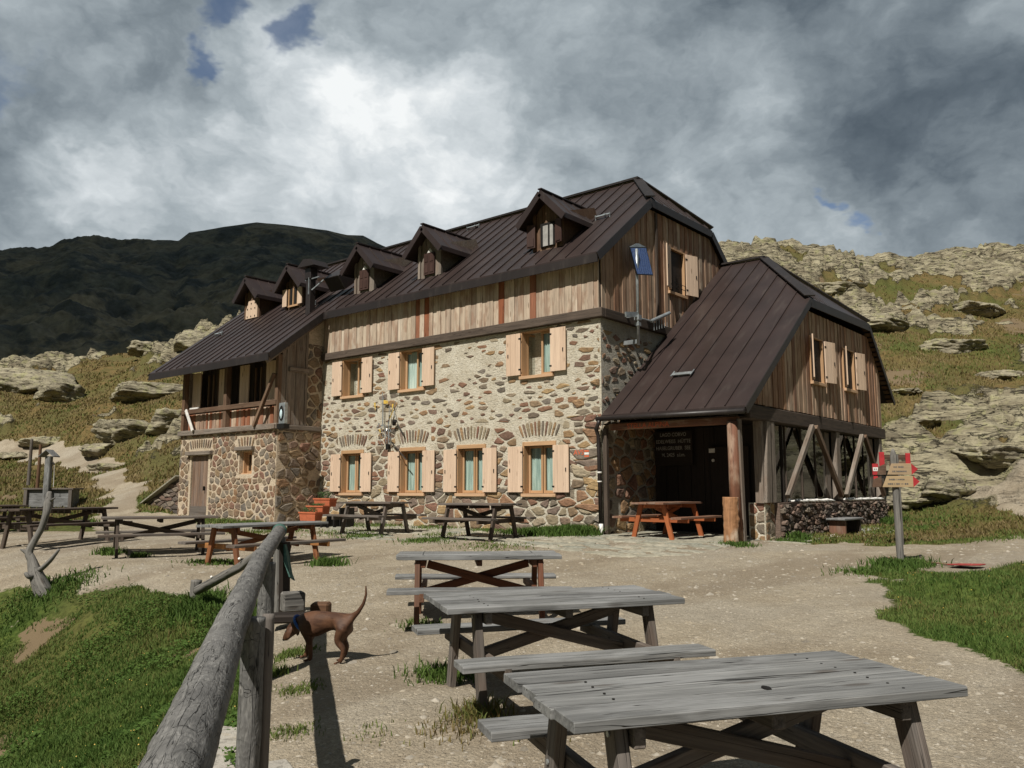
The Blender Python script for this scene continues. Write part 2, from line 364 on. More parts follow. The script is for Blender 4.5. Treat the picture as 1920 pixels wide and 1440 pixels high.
M['stone_warm'] = stonemat('porphyry_rubble', [(.20, .145, .095), (.17, .13, .10), (.25, .15, .085), (.19, .16, .125), (.21, .115, .08), (.26, .185, .11), (.16, .14, .12), (.24, .20, .15)])
M['stone_dark'] = stonemat('dark_rubble', [(.12, .10, .085), (.18, .12, .09), (.09, .075, .065), (.22, .18, .14), (.15, .09, .07)])
M['flag'] = stonemat('flagstone', [(.26, .245, .19), (.32, .295, .23), (.23, .23, .19), (.36, .33, .26)], .4)
def rockmat():
    m, T = newmat('lichened_gneiss'); g = T.new('ShaderNodeTexCoord').outputs['Object']
    geo = T.new('ShaderNodeNewGeometry'); nz = T.new('ShaderNodeSeparateXYZ', None, _0=geo.outputs['Normal']).outputs[2]
    P = geo.outputs['Position']
    n = T.noise(T.scl(P, (1, 1, 3.5)), 1.1, 7, .68, .5); n2 = T.noise(T.scl(P, (1, 1, 4)), 5.0, 5, .65, .4); l = T.noise(P, 1.9, 6, .62)
    c = T.mix(T.sm(n, .32, .66), (.18, .155, .11), (.39, .35, .245))
    c = T.mix(T.m('MULTIPLY', T.sm(l, .5, .64), .6), c, (.33, .32, .155))
    ck = T.noise(T.scl(P, (.6, .6, 3.4)), 1.3, 4, .6, .6); ckm = T.sm(T.m('ABSOLUTE', T.m('SUBTRACT', ck, .5)), .022, .002); c = T.mix(T.m('MULTIPLY', ckm, .85), c, (.022, .02, .016))
    c = T.mix(T.m('MULTIPLY', T.sm(n2, .46, .32), .75), c, (.055, .05, .042))
    fin(T, c, .92, T.bump(T.m('ADD', n, T.m('MULTIPLY', n2, .45)), 1.0, .12), None, .2); return m
M['rock'] = rockmat()
def groundmat():
    m, T = newmat('alpine_ground'); P = T.new('ShaderNodeNewGeometry').outputs['Position']
    gr, ro, lu = T.attr('gravel'), T.attr('rock'), T.attr('lush'); so_ = T.attr('soil')
    nb = T.noise(P, .35, 5, .6); nm = T.noise(P, 2.1, 6, .65); nf = T.noise(P, 14, 5, .65); nn = T.noise(P, 60, 4, .6)
    # gravel
    v1 = T.vor(P, 55, out=1); v1d = T.vor(P, 55); v2 = T.vor(P, 130, out=1); v2d = T.vor(P, 130)
    cg = T.mix(T.sm(nm, .3, .7), (.30, .25, .182), (.38, .325, .245))
    cg = T.mix(T.m('MULTIPLY', T.sm(nb, .45, .65), .5), cg, (.35, .315, .26))
    bw = T.new('ShaderNodeSeparateColor', None, _0=v1).outputs[0]; bw2 = T.new('ShaderNodeSeparateColor', None, _0=v2).outputs[0]
    cg = T.mix(1.0, cg, T.ramp(bw, [(0, .84), (.5, .98), (.92, 1.03), (1, 1.4)]), 'MULTIPLY')
    cg = T.mix(1.0, cg, T.ramp(bw2, [(0, .82), (.5, 1.0), (1, 1.2)]), 'MULTIPLY')
    cg = T.mix(T.m('MULTIPLY', T.sm(nf, .56, .68), .30), cg, (.18, .14, .10)); tr_ = T.noise(T.scl(P, (.5, .16, .3)), 1.0, 4, .6); cg = T.mix(T.m('MULTIPLY', T.sm(tr_, .48, .60), .55), cg, (.215, .17, .12))
    # grass
    clu = T.mix(T.sm(nm, .35, .65), (.040, .075, .012), (.10, .135, .028)); clu = T.mix(T.sm(nf, .40, .62), T.mix(1.0, clu, (.55, .6, .55), 'MULTIPLY'), clu)
    cdr = T.mix(T.sm(nb, .38, .62), (.165, .115, .048), (.110, .100, .038)); cdr = T.mix(T.sm(nm, .42, .7), cdr, (.10, .092, .034))
    cdr = T.mix(T.sm(nf, .5, .38), cdr, T.mix(1.0, cdr, (.6, .58, .55), 'MULTIPLY'))
    cgs = T.mix(lu, cdr, clu)
    cgs = T.mix(T.sm(T.m('ADD', so_, T.m('MULTIPLY', T.m('SUBTRACT', nf, .5), .9)), .45, .6), cgs, (.17, .125, .075))
    # rock
    n1 = T.noise(T.scl(P, (1, 1, 3.2)), .8, 6, .60, .5); n4 = T.noise(T.scl(P, (1, 1, 4)), 3.6, 5, .6, .5); l = T.noise(P, 1.7, 6, .6)
    cr = T.mix(T.sm(n1, .33, .66), (.16, .135, .092), (.37, .33, .225)); cr = T.mix(T.m('MULTIPLY', T.sm(l, .52, .66), .55), cr, (.32, .31, .15))
    cr = T.mix(T.m('MULTIPLY', T.sm(n4, .45, .3), .8), cr, (.05, .045, .038))
    ck = T.noise(T.scl(P, (.5, .5, 3.0)), 1.15, 4, .6, .6); ckm = T.sm(T.m('ABSOLUTE', T.m('SUBTRACT', ck, .5)), .022, .002); cr = T.mix(T.m('MULTIPLY', ckm, .85), cr, (.022, .02, .016))
    rm = T.sm(T.m('ADD', ro, T.m('MULTIPLY', T.m('SUBTRACT', T.m('ADD', T.m('MULTIPLY', nm, .6), T.m('MULTIPLY', nf, .4)), .5), 1.5)), .42, .55)
    gm = T.sm(T.m('ADD', gr, T.m('MULTIPLY', T.m('SUBTRACT', T.m('ADD', T.m('MULTIPLY', nf, .6), T.m('MULTIPLY', nm, .4)), .5), 1.3)), .42, .58)
    c = T.mix(rm, cgs, cr); c = T.mix(gm, c, cg)
    hg = T.m('ADD', T.m('MULTIPLY', T.m('ADD', v1d, T.m('MULTIPLY', v2d, .6)), -.25), T.m('MULTIPLY', nf, .5))
    b1 = T.bump(T.m('ADD', T.m('MULTIPLY', T.m('SUBTRACT', n1, T.m('MULTIPLY', ckm, .6)), rm), T.m('MULTIPLY', T.m('MULTIPLY', n4, .5), rm)), 1.0, .18)
    b2 = T.bump(T.m('ADD', nf, T.m('MULTIPLY', nn, .4)), .7, .05, b1)
    b3 = T.bump(T.m('MULTIPLY', hg, gm), .9, .02, b2)
    fin(T, c, .95, b3, None, .12); return m
M['ground'] = groundmat()
def grassmat():
    m, T = newmat('grass_blades'); rn = T.attr('rn')
    c = T.ramp(rn, [(0, (.055, .105, .020)), (.3, (.090, .145, .032)), (.55, (.14, .175, .048)), (.75, (.165, .125, .045)), (1, (.26, .20, .10))])
    fin(T, c, .7, None, None, .15)
    tl = T.new('ShaderNodeBsdfTranslucent', None, Color=c); mx = T.new('ShaderNodeMixShader', None, _0=.25)
    T.l.new(T.b.outputs[0], mx.inputs[1]); T.l.new(tl.outputs[0], mx.inputs[2]); T.l.new(mx.outputs[0], T.n['Material Output'].inputs[0]); return m
M['grass'] = grassmat()
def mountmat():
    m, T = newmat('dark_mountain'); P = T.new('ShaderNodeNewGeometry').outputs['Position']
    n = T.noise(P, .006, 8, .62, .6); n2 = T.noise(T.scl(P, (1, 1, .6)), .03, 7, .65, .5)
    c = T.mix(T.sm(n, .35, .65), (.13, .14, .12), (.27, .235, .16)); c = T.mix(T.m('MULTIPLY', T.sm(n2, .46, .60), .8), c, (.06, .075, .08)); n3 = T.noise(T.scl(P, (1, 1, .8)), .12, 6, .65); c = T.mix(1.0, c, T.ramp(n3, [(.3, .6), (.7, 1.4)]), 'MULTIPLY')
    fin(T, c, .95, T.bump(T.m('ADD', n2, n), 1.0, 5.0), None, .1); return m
M['mountain'] = mountmat()
M['pebble'] = stonemat('pebbles', [(.30, .25, .18), (.40, .36, .30), (.22, .19, .15), (.40, .36, .30), (.31, .26, .19)], .2)

# ------------------------------------------------------------------ terrain
CP = []
def cp(*a):
    for (x, y, d) in a: CP.append(at(x, y, d))
def cw(*a): CP.extend([np.array(p, float) for p in a])
cw((10.5, -15.8, -.60), (14, -12, -.6), (12, -9, -.5), (15, -18, -.7), (7.5, -13, -.54), (9, -12.5, -.55), (5.7, -10.6, -.50), (4.4, -11.2, -.48), (4, -9.2, -.42), (9, -9, -.44), (2.2, -9.9, -.42),
   (1, -6, -.26), (6, -5, -.24), (-2.5, -7.1, -.33), (-5.3, -7.6, -.26), (-8.4, -8.3, -.13), (-11, -6.5, -.1), (-5, -5, -.16), (10, -5, -.25), (0, -.5, 0), (-5, -.5, .03), (-10.4, -.6, .06), (-10.4, -1.9, .0), (-13, -2, .03), (-16, -2, .03),
   (-2, -3, -.06), (-7, -3, -.06), (3.4, -.9, -.03), (1.5, 1, 0), (3.6, 3.5, -.02), (3.7, 9, .06), (-5, 4, .1), (-13, 3, .2), (-3, 10, 1.3), (-13, 10, 2.2), (1.5, 12.5, 1.2), (7, -2.2, -.15), (5.5, 1, -.08),
   (12, -2, -.25), (18, -8, -.6), (20, -20, -1.2), (13, -24, -1.2), (30, -15, -1.5), (12, -40, -3), (45, -40, -4), (-20, -45, -9))
for dd in (1.0, 3.0, 5.0, 7.0, 9.0): # edge of the yard under the fence, the bank falling away to its left
    l0 = -.40-.24*dd; z0 = -.55+.012*dd
    for off, z in ((-.25, z0-.04), (-1.3, z0-.62), (-3.0, z0-1.45), (-6, z0-2.7)): CP.append(np.array(cl(dd, l0+off, z)))
cp((382, 1115, 11.6), (250, 1101, 12.4), (100, 1092, 13.2), (0, 1078, 14.3), (-250, 1060, 16))
for (x, y, d, z) in [(0, 1440, 0, -2.0), (0, 1250, 0, -1.5), (250, 1250, 0, -1.1), (150, 1150, 0, -.75), (350, 1170, 0, -.72)]:
    r = pdir(x, y); CP.append(CAM+r*((z-CAM[2])/r[2]))
cw((-8, -17, -3.0), (-2, -20, -3.6), (-16, -14, -1.6), (-25, -20, -4))
cp((0, 1000, 22), (200, 1000, 23), (-150, 985, 24), (0, 965, 29), (60, 958, 29), (150, 957, 29.5), (245, 965, 28.5), (200, 925, 32), (230, 880, 37), (160, 875, 39), (60, 862, 42), (-40, 845, 44), (60, 905, 33), (0, 915, 33), (-150, 900, 33),
   (300, 905, 31), (320, 840, 36), (260, 800, 40), (150, 800, 43), (50, 790, 45), (-150, 790, 45), (300, 730, 48), (150, 745, 50), (0, 740, 50), (330, 670, 56), (220, 672, 60), (60, 690, 60), (-50, 690, 60), (-300, 680, 60), (410, 620, 62), (520, 560, 64), (-600, 680, 60))
for px in (-600, -300, 0, 200, 400): CP.append(at(px, 700, 85)-np.array([0, 0, 3.0])); CP.append(at(px, 760, 120)-np.array([0, 0, 6.0]))
cp((1700, 945, 25), (1700, 905, 26.5), (1780, 880, 27.5), (1850, 905, 26), (1920, 930, 23), (1750, 978, 22), (1870, 985, 20), (2100, 1000, 17), (2400, 1000, 15), (1900, 1040, 12.8), (2300, 900, 24), (1900, 850, 29), (1750, 810, 32), (1850, 750, 35), (1700, 720, 37), (1720, 650, 43), (1880, 640, 44),
   (1900, 570, 52), (1650, 570, 54), (1800, 510, 60), (1400, 500, 55), (1480, 468, 60), (1360, 475, 60), (1570, 480, 61), (1610, 500, 63), (1700, 500, 67), (1790, 488, 68), (1850, 472, 68), (1920, 470, 68), (2100, 470, 68), (2300, 560, 60), (2300, 700, 38), (2700, 700, 38), (2700, 900, 22),
   (1200, 500, 58), (900, 540, 58), (700, 560, 62), (1000, 640, 42), (700, 680, 44), (500, 700, 46))
for px in (700, 1000, 1300, 1500, 1700, 1900, 2300): CP.append(at(px, 540, 90)-np.array([0, 0, 3.0])); CP.append(at(px, 650, 125)-np.array([0, 0, 5.0]))
CP = np.array(CP)
def tps_fit(P, lam=.6):
    n = len(P); d = np.linalg.norm(P[:, None, :2]-P[None, :, :2], axis=2); K = d*.5
    S = np.hypot(P[:, 0]-CAM[0], P[:, 1]-CAM[1])
    K = -K+np.diag(lam*(.02+S*.004)); A = np.zeros((n+3, n+3)); A[:n, :n] = K; A[:n, n] = 1; A[:n, n+1:] = P[:, :2]; A[n, :n] = 1; A[n+1:, :n] = P[:, :2].T
    return np.linalg.solve(A, np.concatenate([P[:, 2], [0, 0, 0]]))
TW = tps_fit(CP)
def zbase(x, y):
    x = np.atleast_1d(np.asarray(x, float)); y = np.atleast_1d(np.asarray(y, float)); r = np.zeros_like(x); n = len(CP)
    for i in range(0, len(x), 20000):
        X, Y = x[i:i+20000], y[i:i+20000]
        dx = X[:, None]-CP[None, :, 0]; dy = Y[:, None]-CP[None, :, 1]
        r[i:i+20000] = -.5*np.sqrt(dx*dx+dy*dy+.25) @ TW[:n]+TW[n]+TW[n+1]*X+TW[n+2]*Y
    D = np.hypot(x-CAM[0], y-CAM[1]); far = sstep(100, 170, D)
    return r*(1-far)+far*(-14.0)
def poly_sd(x, y, P):
    P = np.asarray(P)[:, :2]; n = len(P); dmin = np.full(x.shape, 1e9); ins = np.zeros(x.shape, bool)
    for i in range(n):
        a, b = P[i], P[(i+1) % n]; e = b-a; t = np.clip(((x-a[0])*e[0]+(y-a[1])*e[1])/(e@e+1e-12), 0, 1)
        dmin = np.minimum(dmin, np.hypot(x-a[0]-t*e[0], y-a[1]-t*e[1]))
        c = ((a[1] > y) != (b[1] > y)) & (x < (b[0]-a[0])*(y-a[1])/(b[1]-a[1]+1e-12)+a[0]); ins ^= c
    return np.where(ins, dmin, -dmin)
def W2(L): return [at(*p)[:2] for p in L]
def gpt(px, py, z): r = pdir(px, py); p = CAM+r*((z-CAM[2])/r[2]); return p[:2]
YARD = [cl(-4, .2)[:2], cl(1, -.62)[:2], cl(4.6, -1.5)[:2], cl(7, -2.08)[:2], cl(9.7, -2.75)[:2]]+W2([(400, 1105, 11.6), (250, 1101, 12.4), (100, 1092, 13.2), (0, 1080, 14.2), (-300, 1065, 16), (-300, 1010, 21), (60, 1005, 22.5), (170, 990, 23.5)])+\
       W2([(195, 960, 29), (200, 930, 31), (190, 895, 34), (130, 880, 38), (20, 866, 42), (-60, 850, 44), (-60, 842, 45), (90, 860, 43), (215, 878, 38), (262, 915, 32), (245, 962, 28.5), (331, 972, 27.9)])+\
       [(-16, -1.6), (-10.4, -1.6), (-10.4, 0), (0, 0), (0, 3), (3.4, 3), (3.5, .9), (4.6, .5), (5.0, 1.4), (5.8, .8), (6.6, 1.8), (8.2, 4.8)]+W2([(1850, 962, 24), (1930, 945, 25), (2300, 960, 20), (2300, 1050, 12), (1920, 1060, 12.0), (1790, 1078, 11.7), (1700, 1068, 12.7), (1610, 1100, 10.6), (1640, 1160, 8.6), (1750, 1200, 7.4), (1920, 1245, 6.6), (2300, 1300, 5.6)])+[(22, -13), (22, -22), (8, -22)]
YARD = [np.array(p[:2], float) for p in YARD]
def terrain(x, y):
    """height and cover masks"""
    x = np.atleast_1d(np.asarray(x, float)); y = np.atleast_1d(np.asarray(y, float)); z = zbase(x, y)
    D = np.hypot(x-CAM[0], y-CAM[1]); q = np.stack([x-CAM[0], y-CAM[1]], 1); dep = q @ FH[:2]; lat = q @ rt[:2]
    sd_ = poly_sd(x, y, YARD); rag = fbm(x*.9, y*.9, oct=4, seed=3)*.8
    gravel = sstep(-.35, .35, sd_+rag*np.clip(D/14, .25, 1.2))
    # the trodden turf between the yard and the wing
    pt = sstep(.1, .9, fbm(x*.7, y*.7, oct=3, seed=9)+.25)*np.exp(-((x-5.6)**2/4+(y-2.8)**2/9))
    gravel = np.clip(gravel+.35*np.exp(-((x-5.6)**2/3+(y-2.5)**2/9)), 0, 1)
    hill = sstep(.9, 3.2, z)*sstep(0.0, 1.0, -sd_)*(1-sstep(110, 150, D))
    right = sstep(0, .25, lat/np.maximum(dep, 1))
    r1 = fbm(x*.13, y*.13, oct=4, seed=21); r2 = fbm(x*.42, y*.42, oct=4, seed=31)
    rk = sstep(-.10, .16, r1*.8+r2*.8+right*-.06-.02+.26*sstep(9.5, 15, z)*right-.20*(1-right))*hill
    grassband = np.exp(-((z-6.0)/1.7)**2)*right*sstep(28, 33, D); rk = rk*(1-.75*grassband)
    rubble = right*sstep(20, 23, D)*sstep(.25, .9, z)*(1-sstep(2.6, 4.2, z)); rk = np.maximum(rk, rubble*sstep(-.35, .15, r2+.15))
    # bedded ledges: treads and risers, dipping a little
    def led(s, dip, seed, am):
        u = (z+fbm(x*.16, y*.16, oct=4, seed=seed)*am+dip*(x*.6+y*.2))/s; fl = np.floor(u); fr = u-fl
        return (fl+sstep(.62, .98, fr)-u+.5)*s
    lg = led(1.15, .08, 41, 1.4)*.75+led(.38, .14, 51, .9)*.7
    det = rk*1.25*(lg+fbm(x*.5, y*.5, z*.8, oct=5, seed=61)*.6+.25-.45*sstep(.10, .0, np.abs(fbm(x*.33, y*.33, z*.9, oct=4, seed=63))))+(1-rk)*hill*(fbm(x*.35, y*.35, oct=5, seed=71)*.5)
    bank = sstep(.0, .8, -sd_)*(1-hill)*(1-sstep(60, 100, D)); det = det+bank*(fbm(x*1.1, y*1.1, oct=4, seed=81)*.16+fbm(x*5, y*5, oct=3, seed=84)*.035)
    det = det+gravel*(fbm(x*1.3, y*1.3, oct=3, seed=91)*.018+fbm(x*6, y*6, oct=2, seed=92)*.008)*(1-sstep(20, 40, D))
    blg = sstep(-.6, .2, poly_sd(x, y, [(-16.1, -1.65), (-10.4, -1.65), (-10.4, 0), (3.4, 0), (3.4, 9.8), (-16.1, 8)]))
    det = det*(1-blg)
    # mound of turf in front at the right
    md = np.exp(-(((dep-9.2)/2.4)**2+((lat-6.3)/2.6)**2)); z = z+md*.10
    lush = np.clip(sstep(1.4, .3, z)*1.0-.45*sstep(.5, -.3, fbm(x*.5, y*.5, oct=3, seed=95)-.1), 0, 1)
    lush = np.maximum(lush*(1-right*sstep(12, 14, D)*.55), .42*right*sstep(.0, .3, fbm(x*.2, y*.2, oct=3, seed=97))*hill)
    soil = sstep(.22, .5, fbm(x*.75+5, y*.75, oct=4, seed=99))*bank*(lat < 0)
    soil = np.maximum(soil, right*sstep(.1, .45, fbm(x*.28, y*.28, oct=4, seed=101))*hill*.9)
    return z+det, gravel, rk, lush, soil, sd_
def gz(x, y): return float(terrain([x], [y])[0][0])
def build_ground():
    az = np.concatenate([np.arange(-180, -56, 4.0), np.arange(-56, -36, .5), np.arange(-36, 36, .085), np.arange(36, 56, .5), np.arange(56, 180.1, 4.0)])
    rr = [1.1]
    while rr[-1] < 5: rr.append(rr[-1]*1.012)
    while rr[-1] < 100: rr.append(rr[-1]*1.0098)
    while rr[-1] < 8000: rr.append(rr[-1]*1.16)
    rr = np.array([.05, .4, .8]+rr); A, RR = np.meshgrid(np.radians(az), rr, indexing='ij')
    X = CAM[0]+RR*(FH[0]*np.cos(A)+rt[0]*np.sin(A)); Y = CAM[1]+RR*(FH[1]*np.cos(A)+rt[1]*np.sin(A))
    z, gv, rk, lu, so2, sdd = terrain(X.ravel(), Y.ravel()); v = np.stack([X.ravel(), Y.ravel(), z], 1)
    na, nr = A.shape; i = np.arange((na-1))[:, None]*nr+np.arange(nr-1)[None, :]; f = np.stack([i, i+nr, i+nr+1, i+1], -1).reshape(-1, 4)
    # cut into named pieces of ground: the yard with its path, the grass bank and the hillside
    fs = sdd[f].mean(1); fz = zbase(v[f[:, 0], 0], v[f[:, 0], 1]); D = np.hypot(v[f[:, 0], 0]-CAM[0], v[f[:, 0], 1]-CAM[1])
    cls = np.where(fs > 0, np.where(D > 27.5, 3, 0), np.where((fz > .75) | (D > 40), 2, 1))
    for k, nm in enumerate(('gravel_yard', 'grass_bank', 'hillside', 'path')):
        ff = f[cls == k]; u, inv = np.unique(ff, return_inverse=True)
        fastmesh(nm, v[u], inv.reshape(ff.shape), M['ground'], dict(gravel=gv[u], rock=rk[u], lush=lu[u], soil=so2[u]), True, kind='structure')
build_ground()

# ------------------------------------------------------------------ mountain in cloud shade
def build_mountain():
    prof = [(-1500, 560), (-700, 520), (-300, 470), (0, 463), (70, 456), (120, 440), (150, 437), (170, 442), (200, 448), (250, 447), (300, 448), (315, 450), (335, 434), (365, 430), (400, 424), (465, 415), (520, 420), (600, 431), (640, 440), (672, 441), (700, 456), (760, 480), (850, 520), (1000, 600), (1300, 700)]
    pa = np.array([math.atan((p[0]-960)/F) for p in prof]); pe = []
    for p in prof: d = pdir(*p); pe.append(d[2]/math.hypot(d[0], d[1]))
    az = np.linspace(pa[0], pa[-1], 700); el = np.interp(az, pa, pe)
    t = np.linspace(0, 1.25, 240); Dn, Df = 210, 950
    A, TT = np.meshgrid(az, t, indexing='ij'); EE = np.repeat(el[:, None], len(t), 1)
    Dd = Dn+(Df-Dn)*TT; X = CAM[0]+Dd*(FH[0]*np.cos(A)+rt[0]*np.sin(A)); Y = CAM[1]+Dd*(FH[1]*np.cos(A)+rt[1]*np.sin(A))
    top = CAM[2]+EE*Df; s = np.clip(TT, 0, 1); z = -16+(top+16)*(.25*s+.75*s**1.55)
    z = np.where(TT > 1, top-(TT-1)*700, z)
    wgt = np.sin(np.pi*np.clip(TT, 0, 1))**.6
    rid = 1-np.abs(fbm(X*.006, Y*.006, oct=6, seed=5, gain=.55)); z = z+wgt*(rid-.72)*46+wgt*fbm(X*.022, Y*.022, oct=6, seed=8, gain=.6)*16
    z = z+(1-wgt)*fbm(X*.05, Y*.05, oct=5, seed=12, gain=.65)*6.0*(TT > .5)*(A < -.42)
    na, nr = A.shape; i = np.arange(na-1)[:, None]*nr+np.arange(nr-1)[None, :]; f = np.stack([i, i+nr, i+nr+1, i+1], -1).reshape(-1, 4)
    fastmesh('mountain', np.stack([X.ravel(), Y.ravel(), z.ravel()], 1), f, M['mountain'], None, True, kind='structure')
    # unseen cloud added to shade it, high to the left of the standpoint
    m, T = newmat('cloud_body'); fin(T, (.8, .82, .85), 1.0, None, None, 0)
    v, fc = sphere_grid(90, 46); h = 1100.0; c = CAM+FH*740+rt*-330; c = c+sd/sd[2]*h
    n = fbm(v[:, 0]*2.2, v[:, 1]*2.2, v[:, 2]*2.2, oct=5, seed=77)
    loc = v*(1+.22*n)[:, None]*np.array([580, 480, 110]); ca, sa = math.cos(YAW), math.sin(YAW)
    loc = np.stack([loc[:, 0]*ca-loc[:, 1]*sa, loc[:, 0]*sa+loc[:, 1]*ca, loc[:, 2]], 1)
    fastmesh('cloud', loc+c, fc, m, None, True, kind='structure')
def sphere_grid(n, m):
    u = np.linspace(0, 2*np.pi, n, endpoint=False); w = np.linspace(.001, np.pi-.001, m); U, Wv = np.meshgrid(u, w, indexing='ij')
    v = np.stack([np.cos(U)*np.sin(Wv), np.sin(U)*np.sin(Wv), np.cos(Wv)], -1).reshape(-1, 3)
    f = [[a*m+b, a*m+b+1, ((a+1) % n)*m+b+1, ((a+1) % n)*m+b] for a in range(n) for b in range(m-1)]
    return v, np.array(f)
build_mountain()

# ------------------------------------------------------------------ building blocks of the hut
def clip_poly(poly, nrm, c):
    out = []
    for i in range(len(poly)):
        a, b = poly[i], poly[(i+1) % len(poly)]; da, db = a @ nrm-c, b @ nrm-c
        if da <= 0: out.append(a)
        if da*db < 0: out.append(a+(b-a)*(da/(da-db)))
    return out
def stones(mb, mp, u0, u1, z0, z1, w, h, keep, shrink=(.80, .93), relief=.03, holes=(), rr=None, border=.0, rnf=None):
    """rubble stones: cells of a jittered grid, rounded and domed. mp(u, out, z) -> world"""
    q = rr or rng; nu = max(2, int((u1-u0)/w)+2); nz = max(2, int((z1-z0)/h)+2)
    pts = {}
    for i in range(-1, nu+1):
        for j in range(-1, nz+1):
            pts[i, j] = np.array([i+(.5 if j % 2 else 0)+q.uniform(-.44, .44), j+q.uniform(-.40, .40)])
    for k_ in [k_ for k_ in pts if q.random() < .16]: del pts[k_]
    for i in range(0, nu):
        for j in range(0, nz):
            if (i, j) not in pts: continue
            p = pts[i, j]; u, z = u0+p[0]*w, z0+p[1]*h
            if q.random() > keep(u, z): continue
            poly = [p+np.array(k) for k in ((-1.2, -1.2), (1.2, -1.2), (1.2, 1.2), (-1.2, 1.2))]
            for di in (-2, -1, 0, 1, 2):
                for dj in (-2, -1, 0, 1, 2):
                    o = pts.get((i+di, j+dj))
                    if o is None or (di == 0 and dj == 0): continue
                    n = o-p; poly = clip_poly(poly, n, n @ ((o+p)/2))
                    if len(poly) < 3: break
                if len(poly) < 3: break
            if len(poly) < 3: continue
            P = np.array(poly)*np.array([w, h])+np.array([u0, z0])
            P[:, 0] = np.clip(P[:, 0], u0+border, u1-border); P[:, 1] = np.clip(P[:, 1], z0, z1)
            c = P.mean(0); sh = q.uniform(*shrink); P = c+(P-c)*sh
            if P[:, 0].max()-P[:, 0].min() < .05 or P[:, 1].max()-P[:, 1].min() < .035: continue
            bad = False
            for (a, b, cc, d) in holes:
                if P[:, 0].max() > a and P[:, 0].min() < b and P[:, 1].max() > cc and P[:, 1].min() < d:
                    pen = [P[:, 0].max()-a, b-P[:, 0].min(), P[:, 1].max()-cc, d-P[:, 1].min()]; kq = int(np.argmin(pen))
                    P = np.array([[min(x_, a) if kq == 0 else max(x_, b) if kq == 1 else x_, min(y_, cc) if kq == 2 else max(y_, d) if kq == 3 else y_] for x_, y_ in P])
                    if P[:, 0].max()-P[:, 0].min() < .06 or P[:, 1].max()-P[:, 1].min() < .05: bad = True
            if bad: continue
            c = P.mean(0)
            for _ in range(2):
                Q = np.roll(P, -1, 0); kk = .12 if _ == 0 else .18
                P = np.stack([P*(1-kk)+Q*kk, P*kk+Q*(1-kk)], 1).reshape(-1, 2)
            P = P+(P-c)*np.array([q.uniform(-.06, .06) for _ in range(len(P))])[:, None]*1.3; n = len(P); rl = relief*q.uniform(.5, 1.2)
            tilt = np.array([q.uniform(-.25, .25), q.uniform(-.25, .25)])*relief*6
            vs = []
            for s_, d in ((1.0, -.012), (.95, rl*.55), (.74, rl)):
                for k in range(n):
                    e = (P[k]-c)*s_; vs.append(mp(c[0]+e[0], d+(e @ tilt if s_ < 1 else 0)*.5+(q.uniform(-.12, .12)*rl if s_ < 1 else 0), c[1]+e[1]))
            vs.append(mp(c[0], rl*q.uniform(.85, 1.15), c[1]))
            fs = [(r*n+k, r*n+(k+1) % n, (r+1)*n+(k+1) % n, (r+1)*n+k) for r in (0, 1) for k in range(n)]+[(2*n+k, 2*n+(k+1) % n, 3*n) for k in range(n)]
            mb.add(vs, fs, None, rnf(c[0], c[1]) if rnf else q.random())
def wall(mb, mp, u0, u1, z0, z1, holes=(), rev=.22, sub=.6):
    us = sorted({u0, u1, *[v for h_ in holes for v in h_[:2]], *np.arange(u0, u1, sub)}); zs = sorted({z0, z1, *[v for h_ in holes for v in h_[2:4]]})
    us = [u for u in us if u0 <= u <= u1]; zs = [z for z in zs if z0 <= z <= z1]
    for a, b in zip(us[:-1], us[1:]):
        for c, d in zip(zs[:-1], zs[1:]):
            um, zm = (a+b)/2, (c+d)/2
            if any(h_[0] < um < h_[1] and h_[2] < zm < h_[3] for h_ in holes): continue
            mb.add([mp(a, 0, c), mp(b, 0, c), mp(b, 0, d), mp(a, 0, d)], [(0, 1, 2, 3)])
    for (a, b, c, d) in [h_[:4] for h_ in holes]:
        for (p, q_) in (((a, c), (b, c)), ((b, c), (b, d)), ((b, d), (a, d)), ((a, d), (a, c))):
            mb.add([mp(p[0], 0, p[1]), mp(q_[0], 0, q_[1]), mp(q_[0], -rev, q_[1]), mp(p[0], -rev, p[1])], [(0, 1, 2, 3)])
        mb.add([mp(a, -rev, c), mp(b, -rev, c), mp(b, -rev, d), mp(a, -rev, d)], [(0, 1, 2, 3)])
def cladding(mb, mp, u0, u1, zb, zt, holes=(), w=(.11, .2), th=.024, rnf=None):
    """upright boards; zb, zt are functions of u"""
    u = u0; k = 0
    while u < u1-.02:
        ww = min(rng.uniform(*w), u1-u); a, b = u+.003, u+ww-.003; pr = rng.uniform(.0, .010)+(.012 if k % 2 else 0); rn = rnf(u) if rnf else rng.random(); k += 1
        segs = [(None, None)]
        cuts = sorted([(h_[2], h_[3]) for h_ in holes if a < h_[1] and b > h_[0]]); lo = None; pieces = []
        cur = ('b', None)
        base = (zb(a)+rng.uniform(-.012, .006), zb(b)+rng.uniform(-.004, .004)); top = (zt(a), zt(b)); start = base
        for (c, d) in cuts: pieces.append((start, (c, c))); start = (d, d)
        pieces.append((start, top)); o = rng.random()*30
        for (s_, t_) in pieces:
            if t_[0]-s_[0] < .02 and t_[1]-s_[1] < .02: continue
            pts = [(a, s_[0]), (b, s_[1]), (b, max(t_[1], s_[1]+.001)), (a, max(t_[0], s_[0]+.001))]
            v = [mp(p[0], d, p[1]) for d in (th+pr, 0) for p in pts]; g = [(p[1]+o, p[0]-u+o, d) for d in (th, 0) for p in pts]
            mb.add(v, [(0, 1, 2, 3), (4, 7, 6, 5), (0, 4, 5, 1), (1, 5, 6, 2), (2, 6, 7, 3), (3, 7, 4, 0)], g, rn)
        u += ww
FR = lambda u, o, z: (u, -o, z)                  # facade looking to -Y
AF = lambda u, o, z: (u, -1.59-o, z)             # front of the left wing
